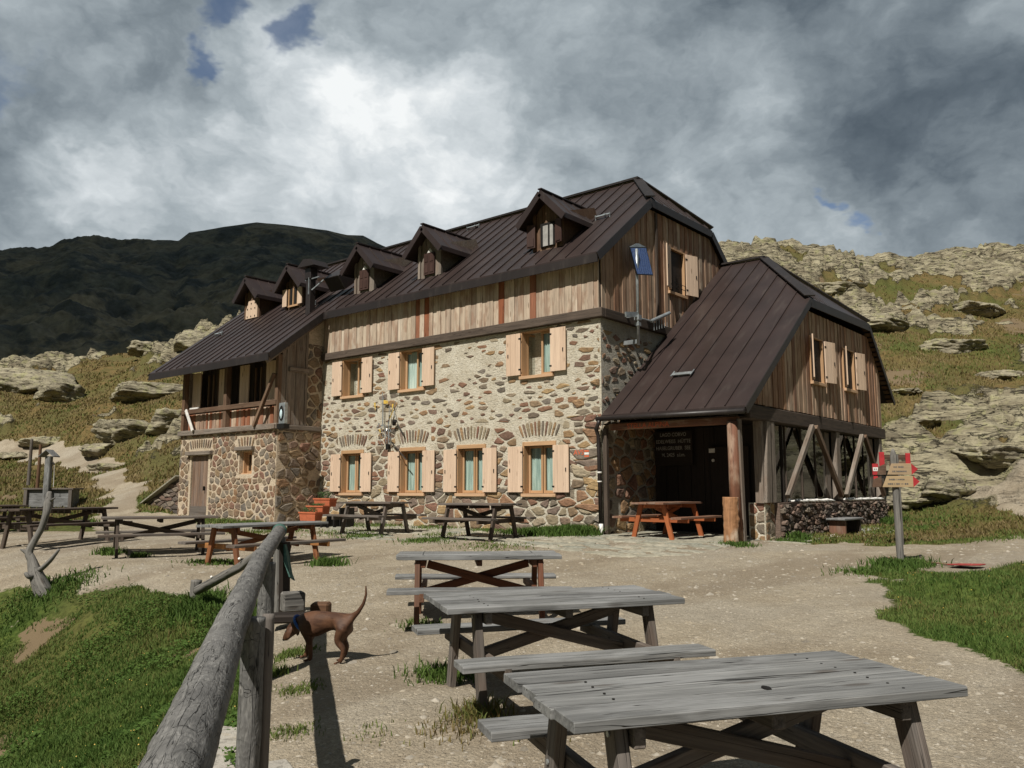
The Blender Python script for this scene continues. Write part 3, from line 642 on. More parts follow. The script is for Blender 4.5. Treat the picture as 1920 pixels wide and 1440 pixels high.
GB = lambda u, o, z: (o, u, z)                   # main gable looking to +X
SW = lambda u, o, z: (-10.45+o, u, z)            # flank of the left wing
WG = lambda u, o, z: (3.4+o, u, z)               # gable of the right wing
PW = lambda u, o, z: (u, 2.35-o, z)              # boarded wall at the back of the porch
def bxm(mb, mp, u0, u1, o0, o1, z0, z1, rn=None):
    """box given in wall coordinates, built axis-aligned"""
    a = np.array(mp(u0, o0, z0)); b = np.array(mp(u1, o1, z1)); mb.box((a+b)/2, np.abs(b-a), None, rn)
HUT = empty('mountain_hut', (0, 0, 0), label='big stone and larch mountain hut with brown metal roof, dormers and a right wing', cat='building')

# openings ------------------------------------------------------------------
LOW = [(-8.90, 1.0), (-6.30, 1.0), (-4.08, 1.0), (-1.83, 1.0)]; UPP = [(-8.95, 1.0), (-6.36, 1.0), (-1.89, 1.0)]
fh = [(c-.495, c+.495, .90, 2.13) for c, _ in LOW]+[(c-.495, c+.495, 3.80, 4.95) for c, _ in UPP]
def window(mp, c, z0, z1, wd, lintel=True, open_left=0.0, curt=(1, 1), sill=.0, shut=True, swing=(0, 0), bars=False, sw=None, shmat='shutter', rec=.15, case='casing', gstat=True, fo=0.03):
    h = wd/2; P = MB(); cw_ = .055
    bxm(P, mp, c-h-cw_, c-h, -rec-.05, fo, z0, z1+(.10 if lintel else .04)); bxm(P, mp, c+h, c+h+cw_, -rec-.05, fo, z0, z1+(.10 if lintel else .04))
    bxm(P, mp, c-h, c+h, -rec-.05, fo-.004, z1, z1+(.10 if lintel else .04))
    w = P.build('window', M['casing'] if case == 'casing' else M[case], HUT, .004)
    S = MB(); bxm(S, mp, c-h-.07, c+h+.07, -rec, fo+.05, z0-.08, z0-.002); S.build('sill', M['casing_pale'], w, .006)
    # two casements with a middle stile, left one may stand open inwards
    fr = .055
    for k, (a, b) in enumerate(((c-h+.005, c-.012), (c+.012, c+h-.005))):
        C = MB(); G = MB(); d0 = -rec-.045; d1 = -rec
        if k == 0 and open_left:
            # swung into the room about the left jamb
            an = open_left; L = b-a; ca, sa = math.cos(an), math.sin(an)
            def q(u, o, z, mp=mp, a=a, ca=ca, sa=sa): return mp(a+(u-a)*ca, -rec-.02-(u-a)*sa+o, z)
            for (x0, x1, y0, y1) in ((a, a+fr, z0, z1), (b-fr, b, z0, z1), (a+fr, b-fr, z0, z0+fr), (a+fr, b-fr, z1-fr, z1)):
                v = [q(x, o, z) for x in (x0, x1) for o in (-.02, .02) for z in (y0, y1)]
                C.add(v, [(0, 1, 3, 2), (4, 6, 7, 5), (0, 4, 5, 1), (2, 3, 7, 6), (0, 2, 6, 4), (1, 5, 7, 3)], [(z, x, o) for x in (x0, x1) for o in (-.02, .02) for z in (y0, y1)], rng.random())
            G.add([q(a+fr, 0, z0+fr), q(b-fr, 0, z0+fr), q(b-fr, 0, z1-fr), q(a+fr, 0, z1-fr)], [(0, 1, 2, 3)])
        else:
            bxm(C, mp, a, a+fr, d0, d1, z0+.004, z1-.004); bxm(C, mp, b-fr, b, d0, d1, z0+.004, z1-.004); bxm(C, mp, a+fr, b-fr, d0, d1-.003, z0+.004, z0+fr+.02); bxm(C, mp, a+fr, b-fr, d0, d1-.003, z1-fr, z1-.004)
            G.add([mp(a+fr, -rec-.025, z0+fr), mp(b-fr, -rec-.025, z0+fr), mp(b-fr, -rec-.025, z1-fr), mp(a+fr, -rec-.025, z1-fr)], [(0, 1, 2, 3)])
        C.build('casement', M['casing'], w, .004); G.build('glass', M['glass'], w)
        if curt[k]:
            K = MB(); n = 24; vs = []; lo = z0+.05+(.02 if k else .0)
            for i in range(n+1):
                u = a+.03+(b-a-.06)*i/n; o = -rec-.075-.014*math.sin(i*1.55)-.006*math.sin(i*3.1+1)
                vs += [mp(u, o, lo), mp(u+.01*math.sin(i), o-.004, z1-.01)]
            K.add(vs, [(2*i, 2*i+2, 2*i+3, 2*i+1) for i in range(n)]); K.build('curtain', M['curtain'], w, smooth=True)
    if shut:
        s_w = sw or wd*.505; iron = MB()
        for sgn in (-1, 1):
            B = MB(); nb = 3; zz0, zz1 = z0+.03, z1-.01; hinge = c+sgn*(h+.01); an = swing[0 if sgn < 0 else 1]; ca, sa = math.cos(an), math.sin(an)
            def q(t, o, z, mp=mp, hinge=hinge, sgn=sgn, ca=ca, sa=sa): return mp(hinge+sgn*(t*ca)-sgn*o*sa, fo+.03+t*sa+o*ca, z)
            for k in range(nb):
                t0, t1 = s_w*k/nb+.0012, s_w*(k+1)/nb-.0012; dz = 0
                v = [q(x, o, z) for x in (t0, t1) for o in (0, .032) for z in (zz0, zz1)]; oo = rng.random()*20
                B.add(v, [(0, 1, 3, 2), (4, 6, 7, 5), (0, 4, 5, 1), (2, 3, 7, 6), (0, 2, 6, 4), (1, 5, 7, 3)], [(z+oo, x+oo, o) for x in (t0, t1) for o in (0, .032) for z in (zz0, zz1)], rng.random())
            for zc in (zz0+.14, zz1-.14):       # straps and the little catch
                v = [q(x, o, z) for x in (-.02, .05) for o in (.03, .040) for z in (zc-.018, zc+.018)]
                iron.add(v, [(0, 1, 3, 2), (4, 6, 7, 5), (0, 4, 5, 1), (2, 3, 7, 6), (0, 2, 6, 4), (1, 5, 7, 3)])
            v = [q(x, o, z) for x in (s_w*.82, s_w*.86) for o in (.032, .05) for z in ((zz0+zz1)/2-.07, (zz0+zz1)/2+.02)]
            iron.add(v, [(0, 1, 3, 2), (4, 6, 7, 5), (0, 4, 5, 1), (2, 3, 7, 6), (0, 2, 6, 4), (1, 5, 7, 3)])
            B.build('shutter', M[shmat], w, .003)
        iron.build('shutter_fittings', M['iron'], w)
    return w
for c, _ in LOW: window(FR, c, .92, 2.08, .92)
window(FR, UPP[0][0], 3.82, 4.92, .92, False, 1.25, (0, 0)); window(FR, UPP[1][0], 3.82, 4.92, .92, False, .38, (1, 1)); window(FR, UPP[2][0], 3.82, 4.92, .92, False, 1.35, (0, 1))

# walls ------------------------------------------------------------------
mw = MB(); wall(mw, FR, -10.45, 0, -.4, 5.0, fh, .42); mw.build('facade_wall', M['mortar'], HUT)
def keepF(u, z):
    if z < 1.0: return .90
    if z < 2.9: return .62+.25*max(0, (u+2.4)/2.4 if u > -.95 else 0)
    if u > -.9: return .6
    return .52
mh = [(a-.02, b+.02, c-.1, d+.13) for (a, b, c, d) in fh]
arch = [(c-.72, c+.72, 2.26, 2.74) for c, _ in LOW]
ms = MB()
stones(ms, FR, -10.45, 0, -.1, 1.05, .35, .20, lambda u, z: .97, (.76, .96), .030, mh+arch, border=.01)
stones(ms, FR, -10.45, 0, 1.0, 2.75, .34, .17, lambda u, z: .97 if z < 2.2 or u > -1 else .88, (.60, .97), .024, mh+arch+[(-.98, -.05, 1.72, 1.98)], border=.01)
stones(ms, FR, -10.45, 0, 2.72, 5.0, .36, .135, lambda u, z: .84 if z < 3.6 else .66, (.24, .88), .016, mh, border=.03)
stones(ms, FR, -.95, 0, -.1, 3.6, .5, .24, lambda u, z: .6, (.7, .86), .05, mh+[(-.98, -.05, 1.72, 1.98)], border=.01)
for c, _ in LOW:                                  # relieving arches of stones on edge
    n = 11
    for k in range(n):
        t = (k-(n-1)/2)/((n-1)/2); a = t*.42; cx, cz = c+t*.56, 2.50-.06*t*t; hh, ww = .17*rng.uniform(.8, 1.1), .030*rng.uniform(.7, 1.35)
        P = []
        for s_ in range(12):
            an = 2*math.pi*s_/12; x = ww*math.copysign(abs(math.cos(an))**.6, math.cos(an)); y = hh*math.copysign(abs(math.sin(an))**.6, math.sin(an)); x *= 1+.25*(y/hh)
            P.append((cx+x*math.cos(a)+y*math.sin(a), cz-x*math.sin(a)+y*math.cos(a)))
        ms.add([FR(*p[:1], d, p[1]) for d in (-.01, .02) for p in P]+[FR(cx, .03, cz)], [(s_, (s_+1) % 12, 12+(s_+1) % 12, 12+s_) for s_ in range(12)]+[(12+s_, 12+(s_+1) % 12, 24) for s_ in range(12)], None, rng.random())
ms.build('facade_stones', M['stone'], HUT, smooth=False)
# painted trail mark on one stone
tm = MB(); tm.prism([(-.90, -.035, 1.94), (-.10, -.035, 1.96), (-.12, -.035, 1.80), (-.50, -.035, 1.72), (-.68, -.035, 1.73)], (0, .05, 0), .72)
tms = tm.build('marked_stone', M['stone_dark'], HUT)
t2 = MB(); t2.box((-.41, -.0385, 1.846), (.13, .004, .05)); t2.build('white_trail_mark', M['white'], tms)
t2 = MB(); t2.box((-.41, -.0385, 1.905), (.13, .004, .04)); t2.box((-.41, -.0385, 1.785), (.13, .004, .04)); t2.build('red_trail_mark', M['letter_red'], tms)
def text(body, size, mp, mat, name='lettering', parent=None, ext=.003, rot=None, loc=None, align='CENTER', sx=1.0):
    cu = bpy.data.curves.new(name, 'FONT'); cu.body = body; cu.size = size; cu.extrude = ext; cu.align_x = align; cu.offset = size*.012
    o = bpy.data.objects.new(name, cu); col.objects.link(o); o.rotation_euler = rot or (R(90), 0, 0); o.location = loc; o.scale = (sx, 1, 1); cu.materials.append(mat)
    bpy.context.view_layer.update(); me = bpy.data.meshes.new_from_object(o.evaluated_get(bpy.context.evaluated_depsgraph_get()))
    q = bpy.data.objects.new(name, me); col.objects.link(q); q.matrix_world = o.matrix_world.copy(); bpy.data.objects.remove(o); o = q
    if parent is not None: o.parent = parent
    return o
text('AV5', .17, None, M['letter_red'], 'painted_letters', tms, .003, None, (-.63, -.038, 1.82))
# left wing stonework
afh = [(-15.30, -14.24, -.3, 2.12), (-12.42, -11.72, 1.48, 2.19)]
mw = MB(); wall(mw, AF, -16.05, -10.45, -.4, 2.80, afh, .35); wall(mw, SW, -1.59, 0.0, -.4, 2.80); wall(mw, SW, -.62, .0, 2.8, 6.1); mw.add([(-10.45, -.62, 6.1), (-10.45, .02, 6.1), (-10.45, .02, 6.68)], [(0, 1, 2)])
mw.add([(-16.05, -1.59, -.4), (-16.05, 3.9, -.4), (-16.05, 3.9, 5.0), (-16.05, -1.59, 5.0)], [(0, 1, 2, 3)]); mw.add([(-16.05, -1.59, 2.8), (-10.45, -1.59, 2.8), (-10.45, 0, 2.8), (-16.05, 0, 2.8)], [(0, 1, 2, 3)])
mw.build('wing_wall', M['mortar_warm'], HUT)
ms = MB(); ah = [(-15.42, -14.1, -.3, 2.42), (-12.5, -11.62, 1.36, 2.34), (-15.5, -14.0, 2.3, 2.72), (-12.6, -11.6, 2.3, 2.7)]
stones(ms, AF, -16.05, -10.45, -.1, 2.8, .245, .195, lambda u, z: .98, (.70, .95), .024, ah, border=.012)
stones(ms, SW, -1.59, 0, -.1, 2.8, .36, .27, lambda u, z: .97, (.74, .92), .045, (), border=.012)
stones(ms, SW, -.60, 0, 2.8, 5.5, .3, .27, lambda u, z: .97, (.74, .9), .04, (), border=.012)
for (c, hw, zc) in ((-14.75, .62, 2.52), (-12.07, .38, 2.5)):
    n = int(hw*17)
    for k in range(n):
        t = (k-(n-1)/2)/((n-1)/2); P = []; a = t*.35; cx, cz = c+t*hw, zc-.04*t*t
        for s_ in range(10):
            an = 2*math.pi*s_/10; x, y = .030*math.cos(an), .14*math.copysign(abs(math.sin(an))**.6, math.sin(an)); P.append((cx+x*math.cos(a)+y*math.sin(a), cz-x*math.sin(a)+y*math.cos(a)))
        ms.add([AF(p[0], d, p[1]) for d in (-.01, .025) for p in P]+[AF(cx, .03, cz)], [(s_, (s_+1) % 10, 10+(s_+1) % 10, 10+s_) for s_ in range(10)]+[(10+s_, 10+(s_+1) % 10, 20) for s_ in range(10)], None, rng.random())
ms.build('wing_stones', M['stone_warm'], HUT)
# main gable stonework and porch pier
GM = MB(); wall(GM, GB, 0, 7.8, -.4, 5.0); wall(GM, GB, 0.001, 7.8, 5.0, 5.22); GM.build('gable_wall', M['mortar_grey'], HUT)
ms = MB(); stones(ms, GB, 0, 2.4, -.1, 2.6, .34, .25, lambda u, z: .93, (.74, .9), .05, (), border=.01)
stones(ms, GB, 0, 3.3, 2.55, 4.75, .30, .13, lambda u, z: .7, (.45, .85), .022, (), border=.02); ms.build('gable_stones', M['stone'], HUT)
PM = MB(); PM.box((3.2, 1.28, .28), (.36, .5, .92)); PM.build('pier', M['mortar'], HUT)
ms = MB(); stones(ms, lambda u, o, z: (3.38+o, u, z), 1.03, 1.53, -.1, .74, .25, .24, lambda u, z: .97, (.8, .93), .02, (), border=.01)
stones(ms, lambda u, o, z: (u, 1.03-o, z), 3.02, 3.38, -.1, .74, .25, .24, lambda u, z: .97, (.8, .93), .02, (), border=.01); ms.build('pier_stones', M['stone'], HUT)

# timber cladding ------------------------------------------------------------------
RZ = lambda y: 6.51+.79*(y+.3)                   # the long front roof plane
RB = lambda y: 9.83-.79*(y-3.9)
def mtop(y): return min(RZ(y), RB(y), 8.44)-.2
redz = lambda u: (rng.choice([.57, .60, .95, .3]) if rng.random() < .38 else rng.random()) if -6.2 < u < -2.2 else (rng.uniform(0, .5) if u < -6.2 and rng.random() < .5 else rng.uniform(.15, .95) if rng.random() < .75 else rng.random())
def redf(u):
    if -6.4 < u < -1.9 and rng.random() < .22: return rng.choice([.57, .60, .55])
    return rng.choice([.16, .26, .29, .42, .72, .82, .86, .30, .22])+rng.uniform(-.03, .03)
B = MB(); cladding(B, FR, -10.42, -.02, lambda u: 5.24, lambda u: 6.42, (), (.12, .21), rnf=redf); B.build('facade_cladding', M['clad'], HUT)
B = MB(); cladding(B, GB, .03, 7.75, lambda u: 5.24, mtop, [(3.22, 4.06, 6.22, 7.46)], (.10, .19)); B.build('gable_cladding', M['clad_gable'], HUT)
BM = MB(); BM.box((-5.2, -.035, 5.12), (10.62, .16, .22)); BM.box((.035, 1.85, 5.12), (.16, 3.62, .22)); BM.build('belt_beam', M['beam'], HUT, .012)
MU = MB(); MU.add([(-10.44, .02, 5.0), (0, .02, 5.0), (0, .02, 6.6), (-10.44, .02, 6.6)], [(0, 1, 2, 3)])
MU.add([(-.02, .0, 5.0), (-.02, 7.8, 5.0), (-.02, 7.8, mtop(7.8)), (-.02, 5.6, 8.2), (-.02, 2.2, 8.2), (-.02, 0, mtop(0))], [(0, 1, 2, 3, 4, 5)]); MU.build('backing_boards', M['dark_boards'], HUT)
MU = MB(); bxm(MU, GB, 2.52, 2.60, .02, .085, 5.24, 8.2); MU.build('cover_strip', M['beam'], HUT)
window(GB, 3.64, 6.24, 7.42, .84, False, 0, (0, 0), sw=.46, swing=(.30, .25), rec=.12, fo=.06)
BR_ = MB()
for z in (6.38, 6.50): BR_.bar((.10, 3.25, z), (.10, 4.05, z), .012, .012)
for y in (3.3, 3.55, 3.8, 4.0): BR_.bar((.10, y, 6.25), (.10, y, 6.52), .012, .012)
BR_.build('window_guard', M['iron'], HUT)

# left wing upper floor: gallery behind a parapet ------------------------------------------------------------------
B = MB(); cladding(B, lambda u, o, z: (u, -1.45-o, z), -15.95, -10.5, lambda u: 2.96, lambda u: 3.52, (), (.09, .16), rnf=lambda u: rng.choice([.05, .55, .6, .3, .95, .45, .58])); B.build('parapet_boards', M['clad'], HUT)
B = MB(); cladding(B, lambda u, o, z: (u, -.95-o, z), -15.95, -10.5, lambda u: 2.85, lambda u: 5.9, (), (.1, .18)); B.box((-15.98, -.3, 4.3), (.04, 1.3, 3.1)); B.box((-10.5, -1.0, 5.45), (.04, .8, .5), rotm(R(38))); B.build('gallery_wall_boards', M['table_dark'], HUT)
B = MB(); B.box((-13.25, -1.60, 2.885), (5.75, .2, .17)); B.box((-10.47, -.9, 2.87), (.14, 1.7, .14)); B.build('gallery_sill_beam', M['beam_grey'], HUT, .012)
B = MB(); B.box((-13.2, -1.66, 3.60), (5.5, .07, .15)); B.build('gallery_rail', M['clad_dark'], HUT, .01)
for (x, w_) in ((-15.92, .16), (-13.30, .17), (-10.50, .15)):
    B = MB(); B.box((x, -1.58, 4.0), (w_, w_, 2.1)); B.build('gallery_post', M['clad_dark'], HUT, .012)
B = MB(); B.bar((-11.5, -1.72, 2.92), (-10.52, -1.72, 4.45), .10, .10, (0, 1, 0)); B.build('gallery_brace', M['clad_dark'], HUT, .008)
B = MB(); B.bar((-15.52, -1.76, 3.66), (-15.02, -1.76, 2.94), .10, .05, (0, 1, 0)); B.build('white_brace', M['white'], HUT, .006)
for k, x in enumerate((-15.52, -13.85, -12.62, -11.15)):
    B = MB()
    for j in range(3): B.box((x-.17+.17*j, -1.40+.003*j, 4.29), (.165, .035, 1.30))
    B.build('gallery_shutter', M['shutter'], HUT, .004)
B = MB(); B.box((-15.52, -1.46, 3.68), (.53, .07, .16)); B.build('white_box', M['white'], HUT, .01)
B = MB()
for x in (-15.1, -14.8, -14.5, -12.3, -12.0, -11.7): B.box((x, -1.2, 4.2), (.06, .04, 1.3))
B.build('gallery_window_frames', M['clad_dark'], HUT)
B = MB(); cladding(B, SW, -1.52, -.60, lambda u: 2.95, lambda u: RZ(u)-.12, (), (.13, .2)); B.build('flank_boards', M['beam_grey'], HUT)
B = MB(); B.bar((-10.40, -2.1, RZ(-2.1)-.30), (-10.40, .0, RZ(0)-.30), .12, .16, (0, 0, 1)); B.bar((-10.38, -1.3, 4.62), (-10.38, -.6, 4.62), .10, .14); B.build('wing_rafter', M['beam_grey'], HUT, .01)
# door and little window of the left wing
D = MB(); nb = 6
for k in range(nb): D.box((-15.27+1.0*(k+.5)/nb, -1.53+.004*(k % 2), 1.05), (1.0/nb-.006, .05, 2.1))
dd = D.build('plank_door', M['door'], HUT, .004)
D = MB(); D.box((-14.77, -1.575, .24), (1.0, .02, .46)); D.build('kick_plate', M['table_leg'], dd); D = MB(); D.box((-14.42, -1.60, 1.05), (.03, .06, .14)); D.build('door_handle', M['iron'], dd)
D = MB(); D.box((-14.75, -1.62, 2.20), (1.55, .2, .13)); D.box((-12.07, -1.62, 2.27), (.95, .2, .12)); D.build('wooden_lintel', M['beam_grey'], HUT, .012)
window(AF, -12.07, 1.51, 2.15, .56, False, 0, (0, 0), shut=False, rec=.24, fo=-.12)

# right wing: porch, glazed veranda and boarded upper gable ------------------------------------------------------------------
wtop = lambda y: min(2.70+.747*(y+.17), 7.57-.98*(y-6.35), 5.50)-.16
B = MB(); cladding(B, WG, .12, 9.5, lambda u: 2.80, wtop, [(3.94, 4.74, 3.60, 4.72), (6.33, 7.13, 3.66, 4.72)], (.09, .18), rnf=lambda u: rng.choice([0, .15, .3, .45, .6, .75, .95])+rng.uniform(0, .05)); B.build('wing_cladding', M['clad_gable'], HUT)
B = MB(); B.add([(3.39, .1, 2.7), (3.39, 9.5, 2.7), (3.39, 9.5, wtop(9.5)), (3.39, 8.3, 5.3), (3.39, 3.6, 5.3), (3.39, .1, wtop(.1))], [(0, 1, 2, 3, 4, 5)]); B.build('wing_backing', M['dark_boards'], HUT)
window(WG, 4.34, 3.62, 4.70, .80, False, 0, (0, 0), sw=.46, swing=(.35, .22), rec=.14, fo=.06); window(WG, 6.73, 3.67, 4.72, .80, False, 0, (0, 0), sw=.46, swing=(.35, .22), rec=.14, fo=.06)
B = MB(); B.box((3.34, 4.95, 2.62), (.26, 9.4, .30)); B.build('gable_beam', M['beam'], HUT, .015)
B = MB(); B.box((1.75, .05, 2.43), (3.1, .15, .15)); B.build('porch_beam', M['post_red'], HUT, .012)
text('STELLA ALPINA', .155, None, M['letter_red'], 'beam_lettering', HUT, .003, None, (1.22, -.03, 2.375))
B = MB(); B.tube([(3.24, -.04, -.1), (3.22, -.04, 1.2), (3.21, -.04, 2.40)], [.12, .115, .11], 14, wob=.03); B.build('porch_post', M['post_red'], HUT, smooth=True)
B = MB(); B.bar((3.34, .06, -.1), (3.33, .02, 2.45), .06, .12, (0, 1, 0)); B.build('porch_board', M['beam_grey'], HUT, .006)
B = MB()
for k, (a, b, c, d) in enumerate(((1.02, 1.28, 1.13, 1.30), (1.285, 1.50, 1.305, 1.46))):   # broad tapering corner boards
    v = [(x, y, z) for x in (3.36, 3.46) for (y, z) in ((a-.05, .74), (b, .74), (d+.05, 2.47), (c, 2.47))]
    B.add(v, [(0, 1, 2, 3), (4, 7, 6, 5), (0, 4, 5, 1), (1, 5, 6, 2), (2, 6, 7, 3), (3, 7, 4, 0)], [(z+k*7, y, x) for (x, y, z) in v], .3+.4*k)
B.box((3.30, 1.02, 1.6), (.18, .12, 1.74)); B.build('corner_boards', M['beam_grey'], HUT, .006)
for (y0, y1) in ((5.62, .0), (9.22, 0)):
    B = MB(); v = [(x, y, z) for x in (3.30, 3.44) for (y, z) in ((y0-.20, .76), (y0+.14, .76), (y0+.12, 2.47), (y0-.12, 2.47))]
    B.add(v, [(0, 1, 2, 3), (4, 7, 6, 5), (0, 4, 5, 1), (1, 5, 6, 2), (2, 6, 7, 3), (3, 7, 4, 0)], [(z, y, x) for (x, y, z) in v], .6); B.box((3.22, y0-.35, 1.6), (.10, .34, 1.7)); B.build('veranda_post', M['beam_grey'], HUT, .008)
for (ya, yb, top) in ((1.95, 3.62, 2.50), (5.45, 3.82, 2.50), (5.80, 7.30, 2.46), (9.0, 7.50, 2.46)):
    B = MB(); B.bar((3.52, ya, .86), (3.52, yb, top), .13, .10, (1, 0, 0)); B.build('veranda_brace', M['beam_grey'] if ya < yb else M['clad_dark'], HUT, .008)
for (ya, yb) in ((1.56, 3.5), (3.5, 5.3), (5.85, 7.4), (7.4, 8.85)):
    B = MB(); B.add([(3.26, ya, .74), (3.26, yb, .74), (3.26, yb, 2.47), (3.26, ya, 2.47)], [(0, 1, 2, 3)]); p = B.build('veranda_pane', M['glass'], HUT)
    B = MB(); B.box((3.26, ya, 1.6), (.05, .05, 1.72)); B.box((3.26, (ya+yb)/2, 1.6), (.045, .035, 1.72)); B.build('glazing_bar', M['beam'], p)
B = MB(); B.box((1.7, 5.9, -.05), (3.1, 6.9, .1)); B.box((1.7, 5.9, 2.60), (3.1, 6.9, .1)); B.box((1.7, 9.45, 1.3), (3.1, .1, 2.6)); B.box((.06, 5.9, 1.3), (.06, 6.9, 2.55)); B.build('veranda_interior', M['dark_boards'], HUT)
B = MB()
for y in (2.9, 4.6, 6.4, 8.1): B.box((2.0, y, .76), (.8, 1.3, .04)); B.box((2.0, y, .4), (.1, .1, .7))
B.build('veranda_tables', M['clad_dark'], HUT)
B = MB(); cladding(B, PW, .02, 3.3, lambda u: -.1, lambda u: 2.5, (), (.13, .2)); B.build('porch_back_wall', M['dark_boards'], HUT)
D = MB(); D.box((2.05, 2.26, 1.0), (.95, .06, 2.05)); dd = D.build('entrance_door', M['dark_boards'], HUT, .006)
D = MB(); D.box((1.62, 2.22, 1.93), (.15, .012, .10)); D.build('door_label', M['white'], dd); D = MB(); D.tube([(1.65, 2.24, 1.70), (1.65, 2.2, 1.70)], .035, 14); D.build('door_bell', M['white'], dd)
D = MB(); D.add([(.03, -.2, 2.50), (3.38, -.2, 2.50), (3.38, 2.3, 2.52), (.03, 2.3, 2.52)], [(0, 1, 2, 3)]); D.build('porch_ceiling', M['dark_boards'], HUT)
SG = MB(); SG.box((.62, 2.20, 2.02), (1.02, .04, .84)); sg = SG.build('sign_board', M['dark_boards'], None, .005)
tag(sg, 'dark wooden name board with four lines of pale lettering at the back of the porch', 'sign')
for k, (t, s_) in enumerate((('LAGO CORVO', .125), ('EDELWEISS  HÜTTE', .125), ('HASELGRUBER  SEE', .125), ('M. 2425  s.l.m.', .125))):
    text(t, s_, None, M['letter'], 'lettering', sg, .002, None, (.62, 2.175, 2.31-.165*k), sx=.88)
# low rubble wall under the veranda
LWm = MB(); LWm.box((3.36, 5.4, .25), (.26, 7.7, .96)); lw = LWm.build('rubble_wall', M['stone_dark'], None); tag(lw, 'low dark rubble wall with white capping under the veranda windows', 'wall')
ms = MB(); stones(ms, lambda u, o, z: (3.49+o, u, z), 1.55, 9.25, -.15, .70, .20, .105, lambda u, z: .97, (.8, .95), .07, (), border=.01); ms.build('rubble', M['stone_dark'], lw)
ms = MB()
for (a, b) in ((2.7, 5.1), (5.9, 9.1)):
    for k in range(int((b-a)/.22)):
        y = a+.22*k+.1; ms.tube([(3.3, y-.12, .755), (3.46, y, .765+.006*(k % 3)), (3.5, y+.14, .74)], [.05, .055, .04], 7, wob=.1, ell=.5)
ms.build('capping', M['white'], lw, smooth=True)

# roofs ------------------------------------------------------------------
def slab(mb, P, th, rn=.4):
    P = [np.array(p, float) for p in P]; mb.prism(P, (0, 0, -th), rn)
def slope_pt(x, y): return np.array([x, y, RZ(y)])
rf = MB()
slab(rf, [slope_pt(.14, -.3), slope_pt(.14, 2.18), slope_pt(-1.26, 3.9), slope_pt(-17.3, 3.9), slope_pt(-17.3, -2.2), slope_pt(-10.1, -2.2), slope_pt(-10.1, -.3)], .07)
slab(rf, [(-1.26, 3.9, 9.83), (.14, 2.18, 8.47), (.14, 5.62, 8.47)], .07)
slab(rf, [(.14, 8.1, RB(8.1)), (-17.3, 8.1, RB(8.1)), (-17.3, 3.9, 9.83), (-1.26, 3.9, 9.83), (.14, 5.62, 8.47)], .07)
x = .14-.46
nrm = np.array([0, -.79, 1.0])/math.hypot(1, .79)
def seam(mb, a, b, n, w=.018, h=.030): n = np.array(n, float); a, b = np.array(a, float)+n*h/2, np.array(b, float)+n*h/2; mb.bar(a, b, w, h, n, .9)
while x > -17.25:
    y0 = -.3 if x > -10.1 else -2.2; y1 = 3.85 if x < -1.26 else 2.18+(.14-x)/1.4*1.72
    seam(rf, slope_pt(x, y0+.01), slope_pt(x, y1), nrm); x -= .46
for k in range(8):
    y = 2.18+.43*(k+.5); t = 1-abs(y-3.9)/1.72; hn = np.array([.97, 0, 1.0])/math.hypot(.97, 1); seam(rf, (.13, y, 8.47), (.14-1.4*t, y, 8.47+1.36*t), hn)
roof = rf.build('roof', M['roof'], HUT)
fa = MB()   # fascias and ridge flashings
def fas(a, b, h=.2, w=.03, dz=-.07): a, b = np.array(a, float), np.array(b, float); fa.bar(a+(0, 0, dz-h/2+.03), b+(0, 0, dz-h/2+.03), w, h, (0, 0, 1), .5)
fas((.15, -.315, 6.5), (-10.08, -.315, 6.5)); fas((-10.10, -2.215, 5.0), (-17.31, -2.215, 5.0))
fas((.155, -.3, 6.53), (.155, 2.18, 8.49), .2); fas((.155, 2.18, 8.49), (.155, 5.62, 8.49), .2); fas((.155, 5.62, 8.49), (.155, 8.1, RB(8.1)), .2)
fas((-10.085, -2.2, 5.02), (-10.085, -.33, RZ(-.33)+.02), .2); fas((-17.315, -2.2, 5.02), (-17.315, 3.9, 9.85), .2)
def cap(a, b, w=.2, t=.03): fa.bar(np.array(a, float)+(0, 0, .03), np.array(b, float)+(0, 0, .03), w, t, (0, 0, 1), .2)
cap((-1.2, 3.9, 9.84), (-17.3, 3.9, 9.84), .22, .06); cap((-1.26, 3.9, 9.84), (.15, 2.16, 8.50), .26); cap((-1.26, 3.9, 9.84), (.15, 5.64, 8.50), .22)
fa.build('fascia', M['roof_dark'], HUT)
so_ = MB(); so_.add([(.1, -.28, 6.33), (-10.1, -.28, 6.33), (-10.1, .05, 6.5), (.1, .05, 6.5)], [(0, 1, 2, 3)])
so_.add([(-10.12, -2.18, RZ(-2.18)-.17), (-17.25, -2.18, RZ(-2.18)-.17), (-17.25, -.9, RZ(-.9)-.17), (-10.12, -.9, RZ(-.9)-.17)], [(0, 1, 2, 3)])
for k in range(12): so_.bar((-10.6-.6*k, -2.1, RZ(-2.1)-.24), (-10.6-.6*k, -.9, RZ(-.9)-.24), .09, .11)
so_.build('soffit', M['clad_dark'], HUT)
